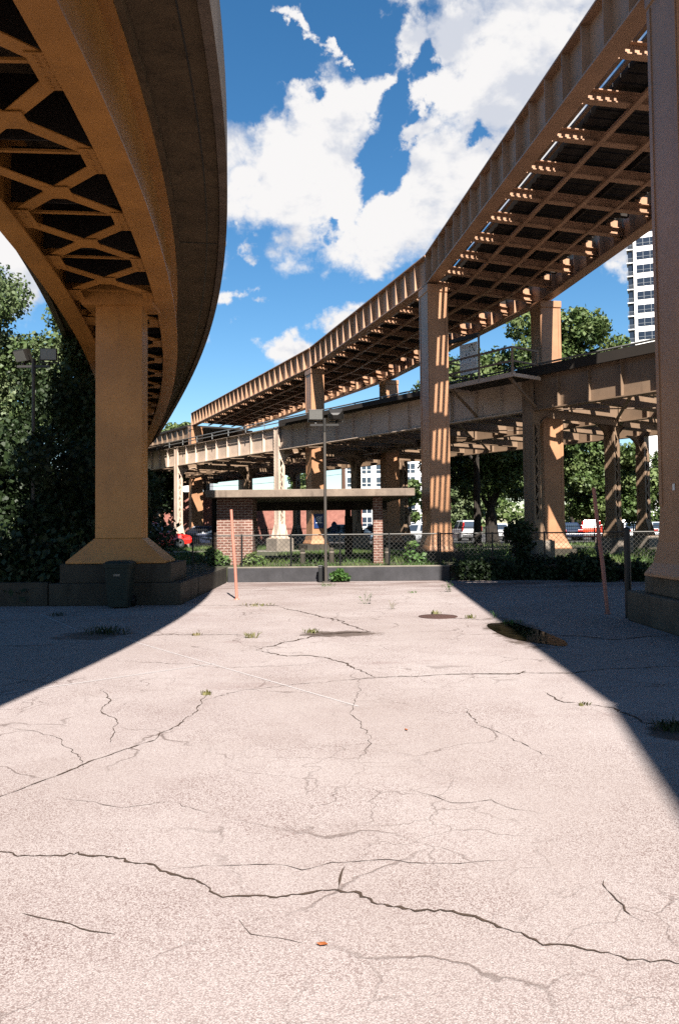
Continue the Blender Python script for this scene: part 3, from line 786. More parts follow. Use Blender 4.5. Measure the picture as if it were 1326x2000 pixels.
for i in range(14): m.obox(cp(1.92+rr.uniform(-.36,.36),-1.202,ZP+1.12+rr.uniform(-.2,.45)), U3*.024, N3*.003, Z1*.024)
m.build('lamp_hole', BLACK, b_)

# ================================================================== BRICK SHELTER
sh = thing('brick_shelter', 'small open shelter with flat concrete canopy on brown brick piers', 'shelter', (-1,28,ZT))
m = MB(); m.loft([[(-4.4,26.1,2.62),(2.47,26.1,2.62),(1.98,33,2.62),(-4.4,33,2.62)], [(-4.4,26.1,2.87),(2.47,26.1,2.87),(1.98,33,2.87),(-4.4,33,2.87)]]); m.build('canopy', CONC_CAN, sh, bevel=.015)
m = MB(); m.box(-4.13,-2.93,26.8,28.2,ZT,2.615); m.build('brick_pier', BRICK_D, sh)
m = MB(); m.box(1.13,1.44,26.85,27.6,ZT,2.615); m.build('brick_pier', BRICK_D, sh)
BRK = brick('dark_brick', (.05,.028,.02), (.065,.035,.025), (.10,.08,.06))  # much darker tones than the brick of the front piers
m = MB(); m.box(.20,.50,31.6,32.4,ZT,2.05); m.box(.22,.44,31.7,32.3,2.05,2.615); m.build('brick_pier', BRK, sh)
m = MB(); m.box(-4.36,-4.14,27.2,28.1,ZT,2.615); m.build('dark_panel', BRK, sh)
m = MB(); m.box(-4.3,1.9,32.0,32.3,2.3,2.615); m.build('beam', CONC_DK, sh)
# plants rooted on the canopy
# ================================================================== LEDGE WALLS
def ledge(name, label, pts, h, th, mat):
    m = MB(); c_ = MB()
    for a, b in zip(pts[:-1], pts[1:]):
        a = Vector(a); b = Vector(b); d = (b-a).normalized(); n = Vector((-d.y, d.x, 0))
        m.obox((a+b)/2 + n*th/2 + Vector((0,0,h/2)), d*(b-a).length/2, n*th/2, Vector((0,0,h/2)))
        c_.obox((a+b)/2 + n*(th/2+.0) + Vector((0,0,h+.012)), d*((b-a).length/2-.002), n*(th/2-.004), Vector((0,0,.012)))
    r = thing(name, label, 'wall', pts[0]); m.build('wall', mat, r, bevel=.012); c_.build('cap', LEDGETOP if mat == LEDGE else CONC_DK, r); return r
ledge('ledge_wall', 'low grey painted concrete ledge along the back of the sunlit yard', [(-3.34,23.7,0),(3.25,23.7,0)], .42, .32, LEDGE)
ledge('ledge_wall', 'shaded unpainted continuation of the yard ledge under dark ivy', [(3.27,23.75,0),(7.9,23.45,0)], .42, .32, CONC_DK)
ledge('ledge_wall', 'plain ledge wall behind the big right footing', [(7.92,23.45,0),(16,23.1,0)], .40, .3, CONC_DK)
ledge('ledge_wall', 'dark low wall at the left behind the wheeled bin', [(-30,16.95,0),(-6.2,16.95,0)], .47, .35, CONC_DK)
ledge('ledge_wall', 'dark return wall between left footing and back ledge', [(-3.36,19.0,0),(-3.36,23.68,0)], .42, .3, CONC_DK)

# ================================================================== CHAIN-LINK FENCE
def chain_fence(name, label, a, b, z0, h, nposts, heavy_end=False, pitch=.14):
    a = Vector(a); b = Vector(b); ln = (b-a).length; d = (b-a)/ln; r = thing(name, label, 'fence', tuple(a))
    m = MB(); k = int((ln+h)/pitch); th = .0065
    for i in range(k):
        s = i*pitch - h
        for sg in (1, -1):
            x0, x1 = (s, s+h) if sg > 0 else (s+h, s)
            za, zb_ = 0.0, h
            # clip to the panel
            def clipx(x0, za, x1, zb_):
                if x0 < 0: f = (0-x0)/(x1-x0); x0, za = 0, za+(zb_-za)*f
                if x0 > ln: f = (ln-x0)/(x1-x0); x0, za = ln, za+(zb_-za)*f
                if x1 < 0: f = (0-x0)/(x1-x0); x1, zb_ = 0, za+(zb_-za)*f
                if x1 > ln: f = (ln-x0)/(x1-x0); x1, zb_ = ln, za+(zb_-za)*f
                return x0, za, x1, zb_
            x0, za, x1, zb_ = clipx(x0, za, x1, zb_)
            if abs(x1-x0) < .02: continue
            m.beam(a+d*x0+Vector((0,0,z0+za)), a+d*x1+Vector((0,0,z0+zb_)), th, th)
    m.build('wire_mesh', GALVD, r)
    m = MB(); m.tube([a+Vector((0,0,z0+h)), b+Vector((0,0,z0+h))], .022, 6); m.build('top_rail', GALVD, r)
    for i in range(nposts+1):
        p = a + d*ln*i/nposts; big = heavy_end and i == nposts
        m = MB(); m.tube([p+Vector((0,0,z0-.05)), p+Vector((0,0,z0+h+.04))], .028, 8); m.build('post', BLACK, r)
    return r
chain_fence('chain_link_fence', 'waist-high chain-link fence on the sunlit ledge in front of the shelter', (-4.5,24.4,0), (3.0,24.4,0), ZT, 1.0, 5)
chain_fence('chain_link_fence', 'shaded chain-link fence with dark posts rising out of the ivy', (3.05,24.3,0), (7.75,24.05,0), ZT, 1.0, 3)
chain_fence('chain_link_fence', 'chain-link fence with lit grass behind it beside the big right footing', (7.8,24.05,0), (15.5,23.7,0), ZT, 1.0, 3)
pr = thing('fence_post', 'thick black end post beside the large right footing', 'post', (4.93,13.72,0))
m = MB(); m.tube([(4.93,13.72,0),(4.93,13.72,1.5)], .055, 12); m.build('pole', BLACK, pr)
m = MB(); m.tube([(4.93,13.72,1.5),(4.93,13.72,1.53),(4.93,13.72,1.56)], [.065,.062,.02], 12); m.build('cap', BLACK, pr)

# ================================================================== IRON FENCES
def iron_fence(label, a, b, z0, h, grp):
    a = Vector(a); b = Vector(b); ln = (b-a).length; d = (b-a)/ln; r = thing('iron_fence', label, 'fence', tuple(a), 0, grp)
    m = MB(); k = int(ln/.13)
    for i in range(k+1): m.obox(a+d*(ln*i/k)+Vector((0,0,z0+h/2)), (.010,0,0), (0,.010,0), (0,0,h/2))
    m.build('picket_panel', BLACK, r)
    for z in (z0+.12, z0+h-.10):
        m = MB(); m.beam(a+Vector((0,0,z)), b+Vector((0,0,z)), .045, .04); m.build('rail', BLACK, r)
    n = max(1, int(ln/2.4))
    for i in range(n+1):
        p = a+d*(ln*i/n); m = MB(); m.obox(p+Vector((0,0,z0+h/2+.04)), (.035,0,0), (0,.035,0), (0,0,h/2+.04)); m.build('post', BLACK, r)
iron_fence('black iron picket fence before the parked cars at right', (6.2,50.5,0), (26,50.5,0), ZT, 1.25, 'iron picket fences')
iron_fence('black iron picket fence in front of the long red brick wall', (-13,52.6,0), (3.4,52.6,0), ZT, 1.25, 'iron picket fences')

# ================================================================== FLOODLIGHT POLES
def flood_pole(label, x, y, z0, zt, heads, r0=.045):
    r = thing('floodlight_pole', label, 'street lamp', (x,y,z0))
    m = MB(); m.tube([(x,y,z0),(x,y,zt-.1)], [r0,r0*.9], 12); m.tube([(x,y,z0),(x,y,z0+.03)], .12, 12); m.build('pole', POLEPAINT, r)
    m = MB(); m.beam((x-.42,y,zt-.30),(x+.42,y,zt-.30), .06, .06); m.tube([(x,y,zt-.5),(x,y,zt-.1)], .055, 10); m.build('crossarm', LAMPBODY, r)
    for hx, yaw, tilt in heads:
        cx = Vector((x+hx, y, zt)); rot = Matrix.Rotation(yaw,3,'Z') @ Matrix.Rotation(tilt,3,'X')
        def tr(v): return cx + rot @ Vector(v)
        def rg(w_, h_, yy): return [tr((sx*w_, yy, sz*h_)) for sx, sz in ((-1,-1),(1,-1),(1,1),(-1,1))]
        m = MB(); m.loft([rg(.21,.155,-.10), rg(.21,.155,-.02), rg(.15,.11,.14), rg(.07,.06,.19)]); h = m.build('lamp_head', LAMPBODY, r, bevel=.008)
        m = MB(); m.loft([rg(.19,.135,-.104), rg(.19,.135,-.112)]); m.build('lens', LAMPGLASS, h)
        m = MB(); m.beam(tr((-.225,0,0)), tr((-.225,.02,-.2)), .02, .04); m.beam(tr((.225,0,0)), tr((.225,.02,-.2)), .02, .04); m.beam(cx+Vector((0,0,-.26)), tr((0,.02,-.19)), .05, .05); m.beam(tr((-.225,.02,-.2)), tr((.225,.02,-.2)), .02,.04); m.build('yoke', LAMPBODY, h)
    return r
flood_pole('slim peeling pole with twin floodlights in front of the canopy', -.42, 23.35, 0, 4.92, ((-.26, R(6), R(4)), (.34, R(-215+30), R(-28))))
flood_pole('dark floodlight pole among the trees at the left edge', -7.85, 20.4, ZT, 6.13, ((-.28, R(-30), R(25)), (.40, R(8), R(4))))
bp = MB(); bp.box(-.64,-.52,23.34,23.5,0,.46); bp.box(-.66,-.50,23.32,23.52,.46,.50)
setp(bp.build('marker_stub', BLACK, None, bevel=.02), 'short black stub post at the foot of the slim floodlight pole', 'post')

# leaning marker stakes
def stake(label, a, b, r_):
    a = Vector(a); b = Vector(b); rr = thing('marker_stake', label, 'pole', tuple(a))
    m = MB(); m.tube([a, a.lerp(b,.35)+Vector((.008,0,0)), a.lerp(b,.7)+Vector((-.004,0,0)), b], [r_, r_, r_*.95, r_*.9], 8); m.build('stake', RUSTY, rr)
    m = MB(); m.tube([a+Vector((0,0,.001)), a+(b-a)*.012], [r_*1.9, r_*1.5], 8); m.build('foot', RUSTY, rr)
    return rr
stake('faded pink stake leaning in the sun in front of the brick pier', (-2.33,18.0,0), (-2.45,18.02,2.03), .034)
stake('rusty orange stake leaning in the shade near the big right footing', (4.78,14.35,0), (4.66,14.6,2.28), .036)
# concrete bollards behind the fence
bol = thing('concrete_bollard', 'short concrete bollard behind fence just right of the lit lattice post', 'bollard', tuple(Vector((-1.2,25.6,ZT))), 0, 'short bollards behind the chain-link fence', local=True)
m = MB(); m.tube([(0,0,0),(0,0,.5),(0,0,.56)], [.085,.08,.05], 12); m.build('shaft', CONC_DK, bol, smooth=False)
m = MB(); m.tube([(0,0,.40),(0,0,.44)], .088, 12); m.build('band', CONC_PED, bol)
for (x, y), lb in zip(((-.28,26.2),(1.5,25.4)), ('short concrete bollard behind fence right beside the slim floodlight pole','short concrete bollard behind fence beside the narrow brick pier')):
    q = dup(bol); q.location = (x,y,ZT); q['label'] = lb

# wheeled bin
wb = thing('wheeled_bin', 'dark green wheeled bin in front of the dark footing', 'bin', (-4.53,16.45,0), R(3), local=True)
def rrect(hw, hd, z, r_=.05): return [(sx*(hw-r_)+r_*math.cos(a), sy*(hd-r_)+r_*math.sin(a), z) for sx, sy, a0 in ((1,1,0),(-1,1,math.pi/2),(-1,-1,math.pi),(1,-1,1.5*math.pi)) for a in (a0, a0+math.pi/4, a0+math.pi/2)]
m = MB(); m.loft([rrect(.20,.22,.03), rrect(.215,.235,.2), rrect(.25,.29,.82), rrect(.265,.31,.83), rrect(.265,.31,.88)]); m.build('body', BINGREEN, wb)
m = MB(); m.loft([rrect(.28,.33,.882), rrect(.28,.33,.915), rrect(.22,.27,.96,.08)]); lid = m.build('lid', BINGREEN, wb)
m = MB(); m.tube([(-.22,.37,.86),(.22,.37,.86)], .018, 8); m.build('handle', BINGREEN, wb)
for s in (-1, 1):
    m = MB(); m.tube([(s*.27,.22,.12),(s*.22,.22,.12)], .12, 14); m.build('wheel', BLACK, wb)
m = MB(); m.box(-.07,.06,-.285,-.272,.66,.70); m.build('label_plate', CONC_PED, wb)

# manhole
mp = ground(855, 1204.5)
IRON = paint('rusty_cast_iron', (.115,.05,.035), (.05,.025,.02), .8, .8)
mh = thing('manhole_cover', 'round rusty manhole cover set in the sunlit pavement', 'manhole cover', (mp.x,mp.y,0), local=True)
m = MB(); m.tube([(0,0,.002),(0,0,.010)], .30, 40)
for i in range(-4, 5):
    for j in range(-4, 5):
        if i*i+j*j < 15: m.box(i*.06-.02,i*.06+.02,j*.06-.02,j*.06+.02,.010,.014)
m.build('lid', IRON, mh)
m = MB()
m.loft([[(r_*math.cos(a), r_*math.sin(a), z) for a in np.linspace(0, 2*math.pi, 41)[:-1]] for r_, z in ((.305,.001),(.345,.001),(.345,.009),(.305,.012))], cap=False); m.build('rim', IRON, mh)

# ================================================================== WEEDS, GRASS, BUSHES
def tuft(x, y, z, h, n, spread, mat, label, grp, wide=.012, leafy=0):
    vs = MB(); rr = random.Random(int((x+50)*1000+y*77))
    for i in range(n):
        a = rr.uniform(0, 6.283); rad = spread*rr.random()**.7; b = Vector((x+rad*math.cos(a)*1.0, y+rad*math.sin(a)*.6, z))
        hh = h*rr.uniform(.45,1.15); ln_ = Vector((rr.gauss(0,.35), rr.gauss(0,.35), 1)).normalized()
        s = Vector((-math.sin(a), math.cos(a), 0))*wide*rr.uniform(.6,1.3)
        mid = b + ln_*hh*.55; tip = b + ln_*hh + Vector((ln_.x,ln_.y,-.25))*hh*.35
        vs.add([b-s*.6, b+s*.6, mid+s, mid-s, tip], [(0,1,2,3),(3,2,4)])
        for k in range(leafy):
            q = b.lerp(tip, rr.uniform(.3,1)); a2 = rr.uniform(0,6.28); d = Vector((math.cos(a2), math.sin(a2), rr.uniform(-.1,.5)))*h*.16; s2 = d.cross(Vector((0,0,1))).normalized()*h*.05
            vs.add([q, q+d*.5+s2, q+d, q+d*.5-s2], [(0,1,2,3)])
    return setp(vs.build('weed_tuft', mat), label, 'weed', grp)
WG = 'weeds growing in the pavement cracks'
for (px, py, h, n, sp, mt, lf, lb) in (
  (500,1183,.06,60,.42,DRYW,0,'low dry grass strip in the joint behind the pink stake'),
  (492,1246,.11,26,.10,DRYW,0,'yellowish tuft at the left end of the forked crack'),
  (612,1236,.09,40,.16,DRYW,0,'dry tuft in the damp reddish crack patch'),
  (385,1241,.06,24,.10,DRYW,0,'tiny tuft in the straight joint near left shadow edge'),
  (716,1180,.30,7,.07,LEAF_W,5,'tall spindly green weed standing alone beyond the manhole'),
  (765,1190,.22,5,.05,DRYW,4,'pale thin seedling weed between lone green weed and manhole'),
  (851,1200,.10,26,.12,DRYW,0,'yellow tuft just behind the rusty manhole cover'),
  (919,1208,.09,24,.12,DRYW,0,'dry tuft between manhole cover and puddle'),
  (967,1206,.14,10,.06,LEAF_W,3,'small green weed on the near bank of the puddle'),
  (878,1156,.34,8,.08,LEAF_W,5,'tall green weed at the edge of the right shadow'),
  (638,1145,.14,40,.34,LEAF_W,1,'sprawling green weed in front of the slim floodlight pole'),
  (402,1357,.05,22,.07,DRYW,0,'small brown tuft at the end of the long diagonal crack'),
  (805,1158,.07,18,.12,LEAF_W,0,'flat green tuft far back near the ledge'),
  (112,1203,.10,50,.17,LEAF_D,1,'dark low weed patch in the shade near the bin'),
  (205,1238,.16,140,.42,LEAF_D,1,'long dark weed growing over damp silt in left shade'),
  (1000,1216,.07,50,.26,LEAF_W,1,'low green growth along the far rim of the puddle'),
  (1140,1378,.05,16,.06,DRYW,0,'tiny tuft on the crack inside the right shadow edge'),
  (1318,1425,.10,120,.20,LEAF_D,1,'dark weed clump at the right frame edge in shade'),
  ):
    q = ground(px, py); tuft(q.x, q.y, 0, h, n, sp, mt, lb, WG, .010 if lf == 0 else .006, lf)
def bush(label, cs, rs, n, size, mat, name='bush', cat='bush', grp=None, **kw):
    base = (cs[0][0], cs[0][1], 0)
    o = leaf_mesh(name, cs, rs, n, size, mat, None, **kw); return setp(o, label, cat, grp)
bush('green weed bush at the foot of the slim floodlight pole', [(-.12,23.45,.18),(.12,23.48,.15),(-.02,23.5,.30)], [.2,.17,.13], 500, .07, LEAF_W, 'weed_bush', 'weed', hollow=.1)
bush('leafy weed at the left foot of the brick pier', [(-4.05,26.1,.60),(-3.8,26.2,.50),(-4.25,26.2,.8)], [.3,.22,.2], 650, .10, LEAF_W, 'weed_bush', 'weed', hollow=.1)
bush('leafy weed at the right foot of the brick pier', [(-2.9,26.2,.58),(-2.6,26.2,.52),(-3.1,26.3,.48)], [.26,.22,.18], 600, .10, LEAF_W, 'weed_bush', 'weed', hollow=.1)
bush('upright weed behind the fence beside the tan column', [(2.25,25.6,.65),(2.3,25.7,1.0),(2.6,25.6,.55)], [.25,.18,.25], 420, .10, LEAF_W, 'weed_bush', 'weed', hollow=.1)
# ivy over the right ledge
cs, rs = [], []; rr = random.Random(5)
for i in range(46):
    x = 3.55 + 4.2*i/45; cs.append((x, 23.62-.03*rr.random()-.05*i/45, rr.uniform(.05,.42))); rs.append(rr.uniform(.16,.30))
for i in range(40):
    x = 3.6 + 4.2*rr.random(); cs.append((x, 24.1+rr.random()*.8, rr.uniform(.3,.5))); rs.append(rr.uniform(.15,.3))
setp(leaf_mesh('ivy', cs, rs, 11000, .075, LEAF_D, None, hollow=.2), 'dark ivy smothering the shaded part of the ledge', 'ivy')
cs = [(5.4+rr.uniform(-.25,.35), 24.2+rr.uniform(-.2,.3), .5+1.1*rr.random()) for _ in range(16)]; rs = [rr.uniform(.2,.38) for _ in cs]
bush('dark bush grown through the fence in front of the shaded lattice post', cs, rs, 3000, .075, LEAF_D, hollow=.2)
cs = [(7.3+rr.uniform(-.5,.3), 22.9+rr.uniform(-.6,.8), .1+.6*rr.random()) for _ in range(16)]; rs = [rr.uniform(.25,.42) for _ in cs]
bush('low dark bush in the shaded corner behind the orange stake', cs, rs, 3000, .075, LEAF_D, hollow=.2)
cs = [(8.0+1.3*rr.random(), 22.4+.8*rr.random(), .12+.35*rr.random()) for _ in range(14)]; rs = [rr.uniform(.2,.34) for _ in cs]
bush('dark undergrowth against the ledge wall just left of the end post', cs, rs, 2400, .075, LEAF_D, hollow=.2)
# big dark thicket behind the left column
for j, (lb, box, n) in enumerate((('tall dark thicket filling the shade left of the orange column', (-13,-6.9,18.5,22,.3,4.0), 26000), ('dark thicket behind the orange column reaching the red car', (-8.5,-5.55,21,25.5,.3,3.0), 16000), ('dark leafy thicket rising between the left tree and the orange column', (-9.3,-7.3,23,26,2.2,6.2), 11000), ('low dark scrub behind the left dark wall', (-12.5,-6.2,17.5,18.4,.3,1.3), 11000))):
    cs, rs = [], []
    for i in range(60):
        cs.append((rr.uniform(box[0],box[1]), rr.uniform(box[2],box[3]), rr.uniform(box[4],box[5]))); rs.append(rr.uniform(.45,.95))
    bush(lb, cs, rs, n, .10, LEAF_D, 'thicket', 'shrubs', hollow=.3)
# grass behind the ledge
gm = []; rr2 = np.random.default_rng(4)
def grass_patch(x0,x1,y0,y1,n,h,clump):
    cx = rr2.uniform(x0,x1,(clump,)); cy = rr2.uniform(y0,y1,(clump,)); k = rr2.integers(0,clump,n)
    x = cx[k]+rr2.normal(0,.45,n); y = cy[k]+rr2.normal(0,.55,n); ok = (x>x0-.2)&(x<x1+.2)&(y>y0)&(y<y1); gm.append(np.stack([x[ok],y[ok],np.full(ok.sum(),h)],1))
grass_patch(-3.2,3.1,24.1,25.5,2400,.13,26); grass_patch(-2.6,3.2,27.2,40,9000,.17,90); grass_patch(-10,-4.5,24,40,4000,.2,40); grass_patch(3.6,16,25.2,40.8,13000,.2,160); grass_patch(-12,20,44,54,8000,.22,110)
P = np.concatenate(gm); n = len(P); b = np.concatenate([P[:,:2], np.full((n,1),ZT)],1); hh = P[:,2]*rr2.uniform(.4,1.3,n); a = rr2.uniform(0,6.283,n)
s = np.stack([np.cos(a),np.sin(a),0*a],1)*.016; ln_ = np.stack([rr2.normal(0,.4,n),rr2.normal(0,.4,n),np.ones(n)],1)*hh[:,None]
V = np.stack([b-s,b+s,b+ln_],1).reshape(-1,3); me = bpy.data.meshes.new('grass')
me.vertices.add(3*n); me.vertices.foreach_set('co', V.ravel()); me.loops.add(3*n); me.loops.foreach_set('vertex_index', np.arange(3*n)); me.polygons.add(n); me.polygons.foreach_set('loop_start', np.arange(n)*3); me.update(); me.validate(); me.materials.append(GRASSM)
go = bpy.data.objects.new('grass', me); C.objects.link(go); setp(go, 'rough green grass behind the ledge and under the tracks', 'grass', None, 'stuff')

# ================================================================== TREES
def tree(label, x, y, z0, ztrunk, clumps, n, size, mat, lean=(0,0), r0=.22, seed=1, grp=None, trunk_on=True):
    r = thing('leafy_tree', label, 'tree', (x,y,z0), 0, grp); rr = random.Random(seed)
    m = MB(); top = Vector((x+lean[0], y+lean[1], ztrunk)); b = Vector((x,y,z0))
    m.tube([b, b.lerp(top,.08), b.lerp(top,.5)+Vector((rr.gauss(0,.1),rr.gauss(0,.1),0)), top], [r0*1.5, r0*1.05, r0*.85, r0*.6], 10)
    big = sorted(range(len(clumps)), key=lambda i: -clumps[i][3])[:9]
    for i in big:
        cx, cy, cz, cr = clumps[i]; e = Vector((cx,cy,cz)); s0 = b.lerp(top, rr.uniform(.55,1.0)); mid = s0.lerp(e,.55)+Vector((rr.gauss(0,.2),rr.gauss(0,.2),.15))
        m.tube([s0, mid, e], [r0*.42, r0*.26, r0*.07], 6)
    m.build('trunk', BARK, r)
    leaf_mesh('crown', [c[:3] for c in clumps], [c[3] for c in clumps], n, size, mat, r, hollow=.35)
    return r
def crown(cx, cy, cz, rx, ry, rz, n, seed, r0=.9, r1=1.5):
    rr = random.Random(seed); out_ = []
    while len(out_) < n:
        p = Vector((rr.gauss(0,1),rr.gauss(0,1),rr.gauss(0,1))).normalized()*(rr.random()**.4)
        out_.append((cx+p.x*rx, cy+p.y*ry, cz+p.z*rz, rr.uniform(r0,r1)*(1.15-.35*p.length)))
    return out_
GT = 'trees beyond the tracks'
tree('big pale-leaved tree rising at the left edge beyond the floodlights', -12.3, 27.5, ZT, 6, crown(-11.9,27.5,7.2,3.3,2.8,4.6,56,3,.75,1.35), 52000, .105, LEAF_L, seed=2, r0=.25)
tree('broad green tree showing over the low railway beside the right tower', 12.15, 46, ZT, 8, crown(13.4,46,11.0,3.9,3.2,3.2,34,4,.8,1.5), 26000, .17, LEAF_R, seed=3, r0=.28, grp=GT)
tree('green tree filling the gap behind the signal platform', 8.2, 47.5, ZT, 7.5, crown(8.0,48,9.6,2.9,2.6,3.4,28,5,.8,1.4), 21000, .17, LEAF_R, seed=4, r0=.26, grp=GT)
tree('dark-trunked shade tree standing before the white car', 9.9, 51.8, ZT, 4.2, crown(9.7,51.8,5.6,4.0,2.4,3.0,36,6,.7,1.3), 26000, .16, LEAF_R, seed=5, r0=.42, grp=GT)
tree('leafy tree seen below the tracks beside the orange column at right', 16.6, 49.5, ZT, 4.2, crown(16.4,49.5,4.6,3.6,2.4,3.4,36,7,.7,1.2), 25000, .16, LEAF_R, seed=6, r0=.3, grp=GT)
tree('shaded tree under the tracks at the far right', 22.6, 50.5, ZT, 4.4, crown(22.3,50.5,4.7,3.4,2.4,3.5,32,8,.7,1.2), 22000, .16, LEAF_R, seed=7, r0=.3, grp=GT)
tree('small tree peeping between low railway and far brick wall', -4.8, 97, ZT, 5, crown(-4.0,97,6.8,2.0,1.6,2.6,14,9,.6,1.1), 3500, .24, LEAF_R, seed=8, r0=.18, grp=GT)
tree('round light-green shrub tree behind the white car', 13.0, 82, ZT, 3.0, crown(11.6,82,3.9,2.6,2.0,1.9,16,10,.6,1.1), 4500, .26, LEAF_L, seed=9, r0=.16, grp=GT)
tree('distant treetop above the far-left end of the railway', -20.6, 100, ZT, 11, crown(-20.4,100,12.4,1.9,1.8,2.6,16,11,.7,1.2), 4000, .34, LEAF_R, seed=10, r0=.22, grp=GT)
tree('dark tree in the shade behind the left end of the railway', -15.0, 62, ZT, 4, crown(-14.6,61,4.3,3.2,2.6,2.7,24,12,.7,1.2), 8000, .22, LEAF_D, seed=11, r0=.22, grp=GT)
tree('slim tree behind the brick shelter beside the white block', 7.0, 79, ZT, 4, crown(6.6,79,4.6,1.8,1.6,2.4,16,13,.6,1.1), 4500, .26, LEAF_R, seed=12, r0=.2, grp=GT)
tree('row-end tree far beyond the parked red cars', 24.5, 84, ZT, 6, crown(24,84,7.0,6.5,3.0,4.5,34,14,1.0,1.8), 11000, .34, LEAF_R, seed=13, r0=.3, grp=GT)
tree('broad tree far behind the tan middle column', 14.0, 96, ZT, 6, crown(14.5,96,6.5,5.0,3.0,4.5,30,15,1.0,1.8), 9000, .36, LEAF_R, seed=14, r0=.3, grp=GT)

# ================================================================== BUILDINGS
wb_ = thing('brick_building', 'low long red brick building behind the shelter', 'building', (-7.5,72,ZT))
m = MB(); m.box(-18,2.05,72,92,ZT,4.75); m.build('wall', BRICK_R, wb_)
m = MB(); m.box(-18.1,2.15,71.9,92.1,4.752,4.95); m.build('parapet_cap', CONC_CAN, wb_)
for x in (-3.9,-1.0,-8.5):
    m = MB(); m.box(x-.16,x+.16,71.75,71.997,3.55,3.85); m.build('wall_light', LAMPBODY, wb_)
# white block of flats, far behind
STUC = concrete('white_facade', (1.7,1.66,1.62), (1.2,1.17,1.14), .3)
fl_ = thing('apartment_block', 'white apartment block with dark windows seen below the tracks at centre', 'building', (9,150,ZT))
m = MB(); m.box(.8,17.5,150,164,ZT,19.5); m.build('wall', STUC, fl_)
for i in range(6):
    for j in range(7):
        x = 1.5 + i*2.75; z = 1.8 + j*2.5
        m = MB(); m.box(x,x+1.75,149.93,149.998,z,z+1.7); wd_ = m.build('window', GLASS, fl_)
        m = MB(); m.box(x+.83,x+.93,149.90,149.928,z,z+1.7); m.box(x,x+.83,149.90,149.928,z+.55,z+.63); m.box(x+.93,x+1.75,149.90,149.928,z+.55,z+.63); m.build('frame', WHITEP, wd_)
    x = 1.5+i*2.75
    m = MB(); m.box(x+1.95,x+2.45,149.8,149.998,1.0,19.2); m.build('pilaster', WHITEP, fl_)
# tower, right
tw = thing('apartment_tower', 'tall white apartment tower with stacked balconies beside the right column', 'building', (75.2,200,ZT), -math.atan2(80,200), local=True)
m = MB(); m.box(0,18,0,16,0,84); m.build('wall', STUC, tw)
GLB = Mat('blue_tower_glazing', .25, 0, .3).col((.012,.018,.03)).m
BALG = plain('grey_balcony_metal', (.30,.33,.36), .5)
for k in range(17):
    z = 24 + k*3.42
    m = MB(); m.box(.8,7.4,-.1,-.005,z,z+1.95); wd_ = m.build('window', GLB, tw)
    m = MB()
    for x in (2.35,4.0,5.65): m.box(x-.07,x+.07,-.14,-.102,z,z+1.95)
    m.box(.8,7.4,-.145,-.141,z+.62,z+.72); m.build('frame', BALG, wd_)
    m = MB(); m.box(-1.6,-.005,.2,3.5,z-.75,z-.5); b_ = m.build('balcony', STUC, tw)
    m = MB(); m.box(-1.6,-.05,.2,.25,z+.5,z+.58); m.box(-1.6,-1.55,.26,3.5,z+.5,z+.58)
    for q in range(7): m.box(-1.6+q*.22,-1.56+q*.22,.2,.24,z-.5,z+.5)
    m.build('railing', BALG, b_)
    m = MB(); m.box(-1.3,-.004,.6,4,z-.49,z+2.4); m.build('balcony_glazing', GLB, tw)
fb_ = thing('white_office_block', 'white block peeping above the far-left end of the railway', 'building', (-48,220,ZT))
m = MB(); m.box(-50.5,-38,220,240,ZT,29); m.build('wall', STUC, fb_)
for k in range(3):
    m = MB(); m.box(-50,-38.5,219.9,219.99,18+k*3.3,19.4+k*3.3); m.build('window', GLASS, fb_)
# utility pole with wires
up = thing('utility_pole', 'reddish wooden utility pole with wires in front of the white block', 'pole', (.42,63,ZT))
WOODP = plain('brown_pole_wood', (.16,.075,.045), .85, 0, .25, 5)
m = MB(); m.tube([(.42,80,ZT),(.42,80,10.4)], [.24,.19], 10); m.build('pole', WOODP, up)
m = MB(); m.beam((-.7,80,9.6),(1.6,80,9.6), .12, .14); m.build('crossarm', WOODP, up)
m = MB()
for z0_, z1_, x1 in ((9.7,9.0,-30),(8.3,8.0,-30),(7.0,7.2,-30),(7.3,8.2,30),(8.8,9.4,30)):
    pts = [Vector((.42,80,z0_)).lerp(Vector((x1,74 if x1<0 else 95,z1_)), k/12) - Vector((0,0,1.4*math.sin(math.pi*k/12))) for k in range(13)]; m.tube(pts, .018, 4)
m.build('wire', BLACK, up)
pm = thing('parking_meter', 'blue pay-station post near the parked cars by the brick wall', 'parking meter', (-.35,50,ZT))
m = MB(); m.tube([(-.35,50,ZT),(-.35,50,1.35)], .045, 8); m.build('post', BLACK, pm)
m = MB(); m.box(-.53,-.17,49.85,50.1,1.3,1.85); m.tube([(-.35,49.98,1.85),(-.35,49.98,1.98)], [.17,.06], 10); m.build('head', BLUEP, pm, bevel=.03)

